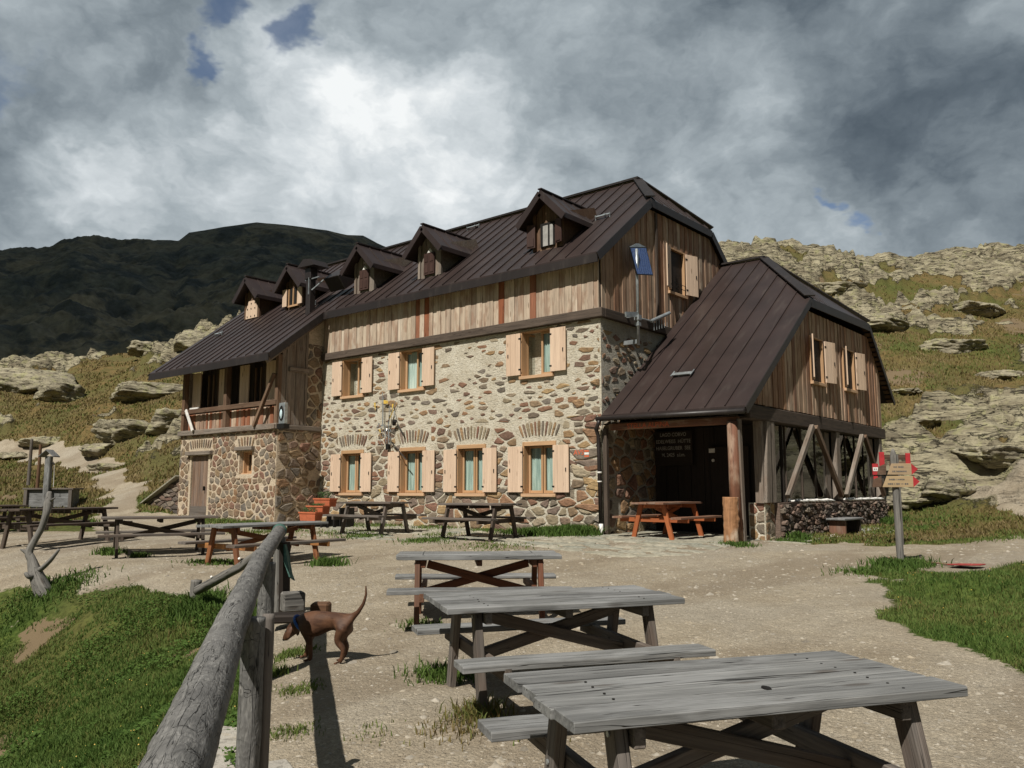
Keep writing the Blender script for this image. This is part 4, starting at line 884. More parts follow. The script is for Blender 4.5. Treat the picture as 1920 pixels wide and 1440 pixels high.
# right wing roof
WZ = lambda y: 2.70+.747*(y+.17); WB = lambda y: 7.57-.98*(y-6.35)
wf = MB(); X1 = 3.57; yh1 = 3.72; yh2 = 8.27; zh = WZ(yh1)
slab(wf, [(.10, -.17, WZ(-.17)), (X1, -.17, WZ(-.17)), (X1, yh1, zh), (1.36, 6.35, 7.57), (.10, 6.35, 7.57)], .06)
slab(wf, [(1.36, 6.35, 7.57), (X1, yh1, zh), (X1, yh2, WB(yh2))], .06)
slab(wf, [(1.36, 6.35, 7.57), (X1, yh2, WB(yh2)), (X1, 10.35, WB(10.35)), (.10, 10.35, WB(10.35)), (.10, 6.35, 7.57)], .06)
n2_ = np.array([0, -.747, 1.0])/math.hypot(1, .747); x = X1-.45
while x > .15:
    yt = 6.3 if x < 1.36 else yh1+(X1-x)/(X1-1.36)*(6.35-yh1); seam(wf, (x, -.16, WZ(-.16)), (x, yt, WZ(yt)), n2_); x -= .45
for k in range(10):
    y = yh1+(yh2-yh1)*(k+.5)/10; t = 1-abs(y-6.35)/(6.35-yh1) if y < 6.35 else 1-(y-6.35)/(yh2-6.35)
    seam(wf, (X1-.01, y, zh), (X1-(X1-1.36)*t, y, zh+(7.57-zh)*t), (.6, 0, .8))
wr = wf.build('wing_roof', M['roof'], HUT)
fa = MB(); fas((.08, -.185, 2.70), (X1, -.185, 2.70), .10); fas((X1+.01, -.17, 2.72), (X1+.01, yh1, zh+.02), .16); fas((X1+.01, yh1, zh+.02), (X1+.01, yh2, WB(yh2)+.02), .2); fas((X1+.01, yh2, WB(yh2)+.02), (X1+.01, 10.35, WB(10.35)+.02), .14)
cap((.05, 6.35, 7.58), (1.4, 6.35, 7.58), .2, .05); cap((1.36, 6.35, 7.58), (X1, yh1, zh+.03), .26); cap((1.36, 6.35, 7.58), (X1, yh2, WB(yh2)+.03), .2); fa.build('wing_fascia', M['roof_dark'], HUT)
so_ = MB()
for k in range(16):
    a = 8.25+2.05*k/16; so_.box((3.47, a+.064, WB(a+.064)-.125), (.17, .12, .02), rotm(-math.atan(.98)), rng.random())
so_.build('wing_soffit', M['clad_dark'], HUT)
# gutter and downpipe
G = MB(); G.tube([(.02, -.25, 2.61), (X1, -.25, 2.58)], .055, 10); g = G.build('gutter', M['roof_dark'], HUT, smooth=True)
G = MB(); G.tube([(.10, -.25, 2.58), (.08, -.27, 2.50), (-.03, -.20, 2.38), (-.02, -.13, 2.24), (-.01, -.13, 1.9), (.03, -.14, .2)], .045, 10); G.build('downpipe', M['roof_dark'], HUT, smooth=True)
G = MB(); G.tube([(.03, -.14, .25), (.05, -.16, .0)], .05, 10); G.tube([(0, -.13, 1.38), (0, -.13, 1.42)], .055, 10); G.tube([(0, -.13, 1.18), (0, -.13, 1.21)], .055, 10); G.build('pipe_sleeve', M['white'], HUT, smooth=True)
G = MB(); G.box((.085, .02, 1.2), (.10, .10, 2.4)); G.build('corner_post', M['beam'], HUT, .006)

# dormers ------------------------------------------------------------------
def dormer(x, style):
    fy = .50; y0 = .12; zp, ze, hw, fw_ = 8.60, 7.84, .74, .46; zb = RZ(fy)
    d = MB(); wm = M['clad_dark'] if style != 'main' else M['beam_grey']
    cladding(d, lambda u, o, z: (u, fy-o, z), x-fw_, x+fw_, lambda u: zb-.05, lambda u: zp-.10-abs(u-x)/hw*(zp-ze), (), (.11, .16))
    for s_ in (-1, 1):
        d.add([(x+s_*fw_, fy, zb), (x+s_*fw_, 2.0, RZ(2.0)), (x+s_*fw_, 1.9, zp-.1), (x+s_*fw_, fy, ze+.2)], [(0, 1, 2, 3)], None, .2); d.box((x+s_*(fw_-.03), fy-.04, (zb+ze)/2+.12), (.09, .07, ze-zb+.3))
    dm = d.build('dormer', wm, HUT)
    r = MB(); yr = (zp-6.51)/.79-.3+.05; ye = (ze-6.51)/.79-.3+.05
    for s_ in (-1, 1):
        slab(r, [(x, y0, zp), (x+s_*hw, y0, ze), (x+s_*hw, ye, ze), (x, yr, zp)], .07)
        nn = np.array([s_*(zp-ze), 0, hw]); nn /= np.linalg.norm(nn)
        for k in range(1, 4): yy = y0+k*.45; seam(r, (x, yy, zp), (x+s_*hw*(1 if yy < ye else max(0, 1-(yy-ye)/(yr-ye))), yy, zp-(zp-ze)*(1 if yy < ye else max(0, 1-(yy-ye)/(yr-ye)))), nn, .016, .022)
        r.bar((x+s_*.0, y0-.015, zp-.10), (x+s_*(hw+.01), y0-.015, ze-.10), .03, .17, (0, 0, 1), .5); r.bar((x+s_*(hw+.01), y0, ze-.06), (x+s_*(hw+.01), ye, ze-.06), .03, .13, (0, 0, 1), .5)
    r.bar((x, y0-.02, zp+.02), (x, yr, zp+.02), .12, .03); r.build('dormer_roof', M['roof'], dm)
    if style in ('main', 'open'):
        s = MB(); q = MB(); w_ = .21
        if style == 'main':
            for sg_ in (-1, 1):
                s.box((x+sg_*w_/2*1.02, fy-.075, zb+.36), (w_, .035, .64)); s.box((x+sg_*w_/2*1.02, fy-.098, zb+.22), (w_-.08, .012, .24)); s.box((x+sg_*w_/2*1.02, fy-.098, zb+.52), (w_-.08, .012, .2))
        else:
            for sg_ in (-1, 1): s.box((x+sg_*.44-.03, fy-.16, zb+.36), (.24, .035, .62), rotm(0, 0, -sg_*.25)); s.box((x+sg_*.44-.03, fy-.19, zb+.2), (.18, .012, .22), rotm(0, 0, -sg_*.25))
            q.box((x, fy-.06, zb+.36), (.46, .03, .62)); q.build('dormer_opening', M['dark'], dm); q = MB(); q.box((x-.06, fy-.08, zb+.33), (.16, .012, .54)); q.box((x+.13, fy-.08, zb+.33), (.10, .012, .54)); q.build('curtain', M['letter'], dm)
        s.build('dormer_shutter', M['brown_paint'], dm, .003)
        if style == 'main':
            q = MB(); q.prism([(x-.11, fy-.06, zb+.70), (x+.11, fy-.06, zb+.70), (x, fy-.06, zb+.83)], (0, .02, 0)); q.build('pediment', M['white'], dm)
    elif style == 'board':
        s = MB(); P = [(x-.36, zb-.02), (x+.36, zb-.02), (x+.36, zb+.40), (x+.20, zb+.62), (x-.20, zb+.62), (x-.36, zb+.30)]
        s.prism([(p[0], fy-.09, p[1]) for p in P], (0, .03, 0), .8, [(p[1], p[0], 0) for p in P]); s.build('dormer_shutter', M['shutter'], dm)
        q = MB()
        for dx in (-.25, -.02, .22):
            for dz in (.05, .33, .52): q.box((x+dx, fy-.10, zb+dz), (.035, .012, .05))
        q.build('shutter_fittings', M['iron'], dm)
    elif style == 'lit':
        s = MB()
        for sg_ in (-1, 1):
            for k in range(3): s.box((x+sg_*.43-.08+.08*k, fy-.14, zb+.38), (.076, .03, .60))
        s.build('dormer_shutter', M['shutter'], dm)
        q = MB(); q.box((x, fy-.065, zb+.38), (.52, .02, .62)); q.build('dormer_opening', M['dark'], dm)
        q = MB()
        for dx in (-.25, .0, .25): q.box((x+dx, fy-.09, zb+.36), (.05, .04, .62))
        q.box((x, fy-.09, zb+.07), (.56, .05, .06)); q.build('dormer_window_frame', M['casing'], dm)
for x, st_ in ((-15.28, 'board'), (-12.75, 'lit'), (-9.08, 'main'), (-6.18, 'main'), (-1.87, 'open')): dormer(x, st_)

# chimney flue and small metalwork on the roof ------------------------------------------------------------------
c = MB(); c.box((-11.02, -.15, 7.1), (.22, .22, 1.3)); c.box((-11.02, -.15, 7.9), (.30, .28, .36)); ch = c.build('chimney', M['roof_dark'], HUT, .01)
c = MB(); c.prism([(-11.42, -.42, 8.12), (-10.52, -.42, 8.08), (-10.72, -.42, 8.30), (-11.1, -.42, 8.36)], (0, .6, 0)); c.build('chimney_hood', M['roof_dark'], ch)
c = MB(); c.bar((-10.95, -.27, 7.2), (-10.95, -.27, 7.75), .05, .03); c.bar((-10.9, -.2, 7.35), (-10.5, -.05, 7.65), .03, .03); c.bar((-11.2, -.22, 7.7), (-10.5, -.22, 7.72), .04, .03); c.build('chimney_stay', M['galv'], ch)
c = MB(); c.box((-10.45, .55, 7.75), (.75, .55, .5), rotm(R(38))); c.build('roof_cowl', M['roof_dark'], HUT, .02)
for (x, y, s_) in ((-.95, 1.6, 1.0), (-7.35, 3.55, 1.2), (-12.3, 2.9, 1.4), (-16.05, -.38, 1.0), (-11.6, .35, .8), (-9.9, 2.2, 1.4)):
    c = MB(); n0 = slope_pt(x, y)
    c.bar(n0+(-.22*s_, 0, .10), n0+(.22*s_, 0, .10), .10, .02, nrm); c.bar(n0+(-.22*s_, 0, .0), n0+(-.22*s_, -.02, .14), .02, .02); c.bar(n0+(.22*s_, 0, .0), n0+(.22*s_, -.02, .14), .02, .02); c.bar(n0+(-.1*s_, .2, .22), n0+(.16*s_, -.1, .06), .03, .02)
    c.build('roof_hook', M['galv'], HUT)
n0 = np.array([1.55, 1.0, WZ(1.0)]); c = MB(); c.bar(n0+(-.25, 0, .08), n0+(.25, .02, .08), .11, .02, n2_)
for s_ in (-.25, .25): c.tube([n0+(s_, -.10, .02), n0+(s_, .10, .16)], .014, 8)
c.build('roof_hook', M['galv'], HUT)
c = MB()
for k in range(9): c.tube([slope_pt(-10.2+.13*k, .95+.1*math.sin(k*2))+(0, 0, .03), slope_pt(-10.15+.13*k, 1.05+.1*math.sin(k*2))+(0, 0, .13)], [.05, .03], 6)
c.build('red_patch', M['darkred'], HUT)  # small red patch on the roof, its nature unknown

# ------------------------------------------------------------------ picnic tables
def picnic_table(L=1.86, W=.84, top='table', leg='table_leg', seat=None, seatL=None, legx=.66, planks=4, th=.042, seed=1, endbar=None):
    rng.seed(seed*13+5); seat = seat or top; seatL = seatL or L+.12
    root = empty('picnic_table', (0, 0, 0))
    t = MB(); w = W/planks
    for k in range(planks):
        y = -W/2+w*(k+.5); n = 10; xs = np.linspace(-L/2+rng.uniform(-.012, .012), L/2+rng.uniform(-.012, .012), n); v, g = [], []; dz = rng.uniform(-.003, .003); o = rng.random()*30
        for i, x in enumerate(xs):
            wv = .0025*math.sin(x*3+k*2+seed)+dz; e0, e1 = .0020+abs(math.sin(i*1.7+k))*.0030, .0020+abs(math.sin(i*2.3+k))*.0030
            for (yy, zz) in ((y-w/2+e0+.005, .75), (y-w/2+e0, .744), (y-w/2+e0, .75-th), (y+w/2-e1, .75-th), (y+w/2-e1, .744), (y+w/2-e1-.005, .75)): v.append((x, yy, zz+wv)); g.append((x+o, yy*1.0+k*3, zz))
        f = [(i*6+j, (i+1)*6+j, (i+1)*6+(j+1) % 6, i*6+(j+1) % 6) for i in range(n-1) for j in range(6)]+[tuple(range(6)), tuple(range(n*6-1, n*6-7, -1))]
        t.add(v, f, g, rng.random())
    t.build('tabletop', M[top], root, .003)
    for s in (-1, 1):
        b = MB(); xs = np.linspace(-seatL/2, seatL/2, 9); v, g = [], []; o = rng.random()*30
        for i, x in enumerate(xs):
            for (yy, zz) in ((s*.71-.115, .45), (s*.71-.12, .44), (s*.71-.12, .405), (s*.71+.12, .405), (s*.71+.12, .44), (s*.71+.115, .45)): v.append((x, yy+.003*math.sin(i*1.9), zz+.002*math.sin(i*1.3+s))); g.append((x+o, yy, zz))
        b.add(v, [(i*6+j, (i+1)*6+j, (i+1)*6+(j+1) % 6, i*6+(j+1) % 6) for i in range(8) for j in range(6)]+[tuple(range(6)), tuple(range(53, 47, -1))], g, rng.random())
        b.build('seat', M[seat], root, .003)
    for s in (-1, 1):
        for q in (-1, 1):
            b = MB(); b.bar((s*legx, q*.49, -.12), (s*legx, q*.27, .705), .10, .055, (1, 0, 0)); b.build('leg', M[leg], root, .005)
        b = MB(); b.bar((s*(legx-.06), -.83, .375), (s*(legx-.06), .83, .375), .05, .09, (0, 0, 1)); b.build('seat_bearer', M[endbar or leg], root, .005)
        b = MB(); b.bar((s*(legx-.06), -W/2+.05, .665), (s*(legx-.06), W/2-.05, .665), .05, .085, (0, 0, 1)); b.build('top_bearer', M[leg], root, .005)
    if seed < 6:
        b = MB()
        for k in range(planks):
            for s in (-1, 1):
                for dy in (-.045, .045): x_ = s*(legx-.06)+rng.uniform(-.01, .01); y_ = -W/2+w*(k+.5)+dy*(1 if w > .15 else .5); b.tube([(x_, y_, .749), (x_, y_, .7525)], .006, 8)
        b.build('screws', M['iron'], root)
        for s in (-1, 1):
            b = MB()
            for q in (-1, 1): b.tube([(s*(legx+.03), q*.283, .665), (s*(legx+.036), q*.283, .665)], .012, 8); b.tube([(s*(legx+.03), q*.36, .375), (s*(legx+.036), q*.36, .375)], .012, 8)
            b.build('bolts', M['galv'], root)
    b = MB(); b.bar((0, -W/2+.06, .672), (0, W/2-.06, .672), .06, .07, (0, 0, 1)); b.build('top_batten', M[leg], root, .005)
    for s in (-1, 1):
        b = MB(); b.bar((s*(legx-.10), .03*s, .64), (-s*(legx-.10), .03*s, .34), .05, .085, (0, 0, 1)); b.build('diagonal_brace', M[leg], root, .005)
    return root
def place(o, x, y, ang, z=None):
    o.location = (x, y, gz(x, y) if z is None else z); o.rotation_euler = (0, 0, R(ang)); return o
TB = [  # build args, place, label
    (dict(L=1.75, W=.82, seed=3, leg='table_leg', seatL=1.76), (8.89, -12.38, 57.9, -.53), 'large silver-grey picnic table nearest the viewer with a knot hole in its top'),
    (dict(L=1.79, W=.86, seed=4, seatL=1.80), (6.66, -10.70, 57.9, -.52), 'grey picnic table in the middle of the yard, directly behind the nearest one'),
    (dict(L=1.78, W=.74, seed=5, leg='table_red', seat='table'), (4.26, -8.88, 44.6, -.43), 'grey-topped picnic table with red-brown legs, third back from the viewer'),
    (dict(L=1.75, W=.78, seed=6, top='table_leg', seatL=1.9), (-5.1, -2.35, 4, -.03), 'weathered grey picnic table at the stone facade beside the flower boxes'),
    (dict(L=1.75, W=.78, seed=7, top='table_leg', leg='table_dark', seatL=1.9), (-1.75, -2.25, 4, -.03), 'brown-grey picnic table at the stone facade below the two right-hand windows'),
    (dict(L=1.75, W=.80, seed=8, top='orange_top', seat='orange_top', leg='orange'), (1.45, .35, 90, 0.0), 'bright orange-stained picnic table standing in the porch'),
    (dict(L=2.25, W=.80, seed=9, top='table', leg='tan_leg', endbar='tan', seat='table_leg', legx=.84), (-2.5, -7.15, 93, -.33), 'picnic table with grey top and orange legs behind the end of the log rail'),
    (dict(L=2.05, W=.82, seed=10, top='table_leg', leg='table_dark', seatL=2.2, legx=.76), (-5.25, -7.7, 68, -.25), 'dark grey picnic table in front of the plank door of the left wing'),
    (dict(L=2.3, W=.80, seed=11, top='table_dark', leg='table_dark', seatL=2.4, legx=.88), (-8.5, -8.3, 104, -.13), 'dark brown picnic table between the water trough and the forked driftwood'),
    (dict(L=2.2, W=.80, seed=12, top='table_dark', leg='table_dark', seatL=2.3, legx=.85), (-14.7, -7.9, 100, -.16), 'dark picnic table cut by the left edge of the picture'),
]
TABLES = []
for kw_, (x, y, a, z), lab in TB:
    t = picnic_table(**kw_); place(t, x, y, a, z); tag(t, lab, 'picnic table', 'picnic tables around the yard'); TABLES.append(t)
rng.seed(99)
k = MB(); k.tube([(.07, -.17, .7475), (.07, -.17, .7525)], [.030, .026], 14, ell=.55); k.build('knot_hole', M['dark'], TABLES[0])

# ------------------------------------------------------------------ log handrail fence
FN = empty('log_fence', cl(3.6, -1.2, -.5), label='heavy grey log handrail on posts running from the lower left to the dog', cat='fence')
FO = np.array(FN.location)
def fp(d, l, z): return np.array(cl(d, l, z))-FO
def log(mb, pts, rad, n=40, seg=120, knots=(), amp=.004, rn=.5, cap=True):
    pts = np.array(pts, float); L = np.concatenate([[0], np.cumsum(np.linalg.norm(np.diff(pts, axis=0), axis=1))]); s = np.linspace(0, L[-1], seg)
    P = np.stack([np.interp(s, L, pts[:, i]) for i in range(3)], 1); rd = np.interp(s, L, np.full(len(pts), rad) if np.isscalar(rad) else rad)
    t = P[-1]-P[0]; t = t/np.linalg.norm(t); b = np.cross((0, 0, 1.0), t); b /= np.linalg.norm(b); c = np.cross(t, b); an = np.linspace(0, 2*np.pi, n, endpoint=False)
    S, A = np.meshgrid(s, an, indexing='ij'); Rr = rd[:, None]*np.ones_like(A)
    Rr = Rr+fbm(S*3, np.cos(A)*1.5, np.sin(A)*1.5, oct=3, seed=5)*amp*1.2+fbm(S*14, np.cos(A)*3, np.sin(A)*3, oct=3, seed=6)*amp*.5
    for (sk, ak, rk_, hk) in knots: da = np.angle(np.exp(1j*(A-ak)))*rad if np.isscalar(rad) else np.angle(np.exp(1j*(A-ak)))*rad[0]; Rr += hk*np.exp(-((S-sk)**2+da**2)/rk_**2)
    V = P[:, None, :]+(np.cos(A)*Rr)[..., None]*b+(np.sin(A)*Rr)[..., None]*c
    G = np.stack([S+3, np.cos(A)*rd[:, None], np.sin(A)*rd[:, None]], -1).reshape(-1, 3)
    f = [(i*n+k, (i+1)*n+k, (i+1)*n+(k+1) % n, i*n+(k+1) % n) for i in range(seg-1) for k in range(n)]
    if cap: f += [tuple(range(n)), tuple((seg-1)*n+k for k in range(n))[::-1]]
    mb.add(V.reshape(-1, 3), f, G, rn)
def railmat():
    m, T = newmat('cracked_grey_log'); gc = T.attr('gc', 'Vector')
    w = T.new('ShaderNodeTexNoise', None, Vector=T.scl(gc, (5, 9, 9)), Scale=1.0, Detail=2).outputs[1]; q = T.vm('ADD', gc, T.scl(T.vm('SUBTRACT', w, (.5, .5, .5)), (.05, .02, .02)))
    gr = T.noise(T.scl(q, (7, 60, 60)), 1.0, 5, .6, .9); sw = T.new('ShaderNodeTexWave', dict(wave_type='BANDS', bands_direction='X'), Vector=T.scl(q, (1, 6, 6)), Scale=6.0, Distortion=14.0, Detail=4.0).outputs[1]
    big = T.noise(gc, 5, 4, .6); fine = T.noise(T.scl(q, (40, 150, 150)), 1.0, 3)
    c = T.mix(T.sm(big, .3, .7), (.105, .102, .098), (.18, .174, .165)); c = T.mix(T.m('MULTIPLY', T.sm(gr, .5, .66), .6), c, (.27, .26, .245)); c = T.mix(T.m('MULTIPLY', T.sm(sw, .30, .05), .30), c, (.06, .058, .055))
    vd = T.vor(T.scl(gc, (5.5, 9, 9)), 1.0); c = T.mix(T.m('MULTIPLY', T.sm(vd, .17, .10), .55), c, (.36, .345, .32)); c = T.mix(T.m('MULTIPLY', T.sm(vd, .075, .05), .7), c, (.06, .055, .05))
    cr = T.noise(T.scl(gc, (2.0, 24, 24)), 1.0, 3, .5, .5); cm = T.sm(T.m('ABSOLUTE', T.m('SUBTRACT', cr, .5)), .010, .0); cm = T.m('MULTIPLY', cm, T.sm(T.noise(gc, 3, 2), .38, .5))
    cr2 = T.noise(T.scl(gc, (16, 9, 9)), 1.0, 2, .5, .3); cm2 = T.m('MULTIPLY', T.sm(T.m('ABSOLUTE', T.m('SUBTRACT', cr2, .5)), .010, 0), T.sm(T.noise(T.vm('ADD', gc, (9, 9, 9)), 8, 2), .52, .6)); cm = T.m('MAXIMUM', cm, T.m('MULTIPLY', cm2, .8))
    c = T.mix(T.m('MULTIPLY', cm, .93), c, (.008, .008, .008))
    h = T.m('SUBTRACT', T.m('ADD', T.m('MULTIPLY', gr, .5), T.m('ADD', T.m('MULTIPLY', sw, .10), T.m('MULTIPLY', fine, .15))), T.m('MULTIPLY', cm, 1.2))
    fin(T, c, .78, T.bump(h, 1.0, .008), None, .3); return m
M['rail'] = railmat()
b = MB(); kn = [(.8+.27*i+.1*math.sin(i*5), (1.2+2.4*math.sin(i*2.3)), .030, .004) for i in range(34)]
log(b, [fp(-.6, -.13, .435), fp(1.85, -.72, .43), fp(3.6, -1.21, .42), fp(7, -2.10, .455), fp(9.7, -2.71, .54)], .073, 44, 460, kn, .0035); b.build('rail', M['rail'], FN, smooth=True)
b = MB(); b.tube([fp(9.62, -2.69, .538), fp(9.80, -2.735, .545)], [.082, .083], 24); b.build('green_wrapping', M['greencloth'], FN, smooth=True)
b = MB(); P = [fp(9.5, -2.60, .40), fp(9.42, -2.57, .22), fp(9.40, -2.50, .05), fp(9.50, -2.47, .0), fp(9.60, -2.55, .12), fp(9.72, -2.62, .40)]; b.prism(P, (.012, .01, 0)); b.build('green_flap', M['greencloth'], FN)
for (d, l, z0, z1, r, nm) in ((4.15, -1.275, -.75, .40, .056, 'post'), (6.98, -2.045, -.75, .42, .068, 'post'), (9.72, -2.71, -.7, .47, .068, 'post')):
    b = MB(); log(b, [fp(d, l, z0), fp(d, l+.005, z1)], r, 26, 60, (), .006); b.build(nm, M['rail'] if d < 9 else M['grey_log'], FN, smooth=True)
b = MB(); log(b, [fp(4.24, -1.225, -.75), fp(4.28, -1.235, .40)], .030, 18, 40, (), .005); b.build('side_board', M['table_leg'], FN, smooth=True)
b = MB(); b.bar(fp(9.66, -2.60, -.7), fp(9.62, -2.62, .42), .06, .12); b.build('side_board', M['dark_boards'], FN)
b = MB(); log(b, [fp(9.6, -2.70, .46), fp(10.4, -3.35, .08), fp(11.35, -4.25, -.33)], [.050, .056, .060], 22, 90, (), .007); b.build('brace_rail', M['grey_log'], FN, smooth=True)
b = MB()
for t in (.06, .42, .78): p = fp(9.6+1.75*t, -2.70-1.55*t, .46-.79*t)+np.array([.03, -.035, .045]); b.tube([p, p+np.array([.012, -.015, .010])], [.015, .015], 12); b.tube([p+np.array([.012, -.015, .01]), p+np.array([.013, -.017, .012])], [.011, .011], 10)
b.build('eyelets', M['white'], FN)
b = MB(); log(b, [fp(11.6, -4.38, -.7), fp(11.6, -4.36, -.22)], .075, 22, 20, (), .008); b.build('post_stump', M['grey_log'], FN, smooth=True)
kb = MB(); v = [cl(d, l, z) for (d, l) in ((2.0, -1.02), (5.6, -1.90), (5.55, -1.72), (2.0, -.83)) for z in (-.9, -.50)]
kb.add(v, [(0, 2, 3, 1), (2, 4, 5, 3), (4, 6, 7, 5), (6, 0, 1, 7), (1, 3, 5, 7)]); kb.box(cl(4.55, -1.30, -.53), (.55, .36, .10), rotm(0, 0, R(-22)))
o = kb.build('concrete_kerb', mortar('concrete', (.33, .30, .26), (.42, .39, .34), .5), None, .015); tag(o, 'pale concrete kerb strip at the foot of the nearest fence post', 'kerb')
# old timbers beside the fence end
for nm, pts, w_, h_, lab, mt in (('timber_block', (cl(9.50, -2.60, -.24), cl(9.62, -2.38, -.24)), .17, .22, 'thick grey sawn timber block standing behind the dog', 'grey_log'),
                            ('timber_plank', (cl(9.15, -2.62, -.36), cl(9.25, -2.05, -.36)), .26, .09, 'mossy dark timber plank lying between fence end and dog', 'dark_boards'),
                            ('timber_offcut', (cl(9.35, -2.22, -.30), cl(9.35, -2.02, -.30)), .2, .16, 'short weathered timber offcut above the back of the dog', 'clad_dark')):
    b = MB(); b.bar(np.array(pts[0])*1.0, np.array(pts[1])*1.0, w_, h_); tag(b.build(nm, M[mt], None, .02), lab, 'timber')

# ------------------------------------------------------------------ forked driftwood sculpture with its post
def chain(mb, pts, rads, n=16, sub=6, wob=.06):
    pts = np.array(pts, float); m = len(pts); P, Q = [], []
    for i in range(m-1):
        p0, p1, p2, p3 = pts[max(0, i-1)], pts[i], pts[i+1], pts[min(m-1, i+2)]
        for k in range(sub):
            t = k/sub; P.append(.5*((2*p1)+(-p0+p2)*t+(2*p0-5*p1+4*p2-p3)*t*t+(-p0+3*p1-3*p2+p3)*t**3)); Q.append(rads[i]*(1-t)+rads[i+1]*t)
    P.append(pts[-1]); Q.append(rads[-1]); mb.tube(P, Q, n, wob=wob); return mb
dw = at(72, 1092, 13.3); D0 = np.array([dw[0], dw[1], gz(dw[0], dw[1])]); DW = empty('driftwood_sculpture', tuple(D0), label='forked grey driftwood trunk standing on the grass edge at the left', cat='driftwood')
def lp(px, py, d, o=D0): return at(px, py, d)-o
b = MB(); chain(b, [lp(88, 1125, 13.3), lp(76, 1096, 13.3), lp(66, 1072, 13.3), lp(60, 1050, 13.3), lp(55, 1035, 13.3), lp(66, 1012, 13.3), lp(78, 990, 13.3), lp(86, 965, 13.3), lp(90, 945, 13.35), lp(93, 922, 13.4)], [.15, .12, .10, .068, .060, .052, .048, .052, .066, .030], 18); b.build('trunk', M['grey_log'], DW, smooth=True)
b = MB(); chain(b, [lp(62, 1075, 13.3), lp(78, 1066, 13.25), lp(95, 1050, 13.2), lp(111, 1030, 13.2)], [.05, .038, .033, .018], 14); b.build('branch', M['grey_log'], DW, smooth=True)
b = MB(); chain(b, [lp(58, 1040, 13.3), lp(47, 1034, 13.28), lp(38, 1030, 13.25)], [.06, .03, .01], 10); chain(b, [lp(66, 1078, 13.3), lp(55, 1080, 13.2), lp(47, 1074, 13.2)], [.07, .05, .02], 10); chain(b, [lp(92, 940, 13.4), lp(99, 936, 13.3), lp(104, 933, 13.3)], [.04, .018, .006], 8); b.build('snag', M['grey_log'], DW, smooth=True)
pp = at(75, 1064, 14.3); b = MB(); log(b, [(pp[0], pp[1], pp[2]-.3), (pp[0], pp[1], pp[2]+1.12)], .068, 20, 40, (), .006); tag(b.build('round_post', M['grey_log'], None, smooth=True), 'upright round grey post behind the forked driftwood', 'post')

# ------------------------------------------------------------------ water trough with roofed spout post
tp = at(98, 951, 30); TR = empty('water_trough', (tp[0], tp[1], tp[2]), YAW, label='grey wooden water trough beside the path at the left', cat='trough')
b = MB(); b.box((0, .0, .32), (1.62, .55, .64)); b.build('basin', M['table'], TR, .01)
b = MB(); b.box((0, -.31, .66), (1.82, .12, .06)); b.box((0, .31, .66), (1.82, .12, .06)); b.box((-.86, 0, .66), (.1, .5, .058)); b.box((.86, 0, .66), (.1, .5, .058)); b.build('rim', M['table_leg'], TR, .006)
for x in (-.8, .8): b = MB(); b.box((x, -.32, .3), (.12, .09, .62)); b.build('stave', M['table_leg'], TR, .006)
b = MB(); b.box((0, 0, .60), (1.5, .45, .02)); b.build('water', plain('trough_water', (.03, .045, .04), .05), TR)
sp = at(86, 945, 29.6); SPp = empty('spout_post', (sp[0], sp[1], sp[2]-.1), YAW, label='grey carved spout post with a small gabled roof over the water trough', cat='fountain post')
b = MB(); b.box((0, 0, .9), (.2, .2, 1.8)); b.build('post', M['table'], SPp, .02)
b = MB(); 
for s in (-1, 1): b.bar((0, -.22, 2.02), (s*.26, -.22, 1.78), .03, .02); b.prism([(0, -.22, 2.04), (s*.27, -.22, 1.80), (s*.27, .22, 1.80), (0, .22, 2.04)], (0, 0, -.035))
b.build('little_roof', M['table'], SPp)
b = MB(); b.tube([(.1, -.05, 1.55), (.22, -.1, 1.56), (.27, -.12, 1.5)], .022, 8); b.build('spout', M['iron'], SPp)
b = MB(); b.tube([(.27, -.12, 1.5), (.285, -.12, 1.1), (.29, -.12, .7)], [.006, .008, .01], 6); b.build('water_jet', M['white'], SPp)
for (px, pyb, d, h_, lab) in ((54, 895, 32, 1.48, 'thin grey pole standing in the dry grass left of the spout post'), (71, 900, 31.5, 1.35, 'short reddish pole right behind the spout post')):
    p = at(px, pyb, d); b = MB(); b.tube([(p[0], p[1], p[2]-.3), (p[0]+.03, p[1], p[2]+h_)], [.07, .055], 10); tag(b.build('marker_pole', M['table_leg'] if px < 60 else M['clad_dark'], None), lab, 'pole')

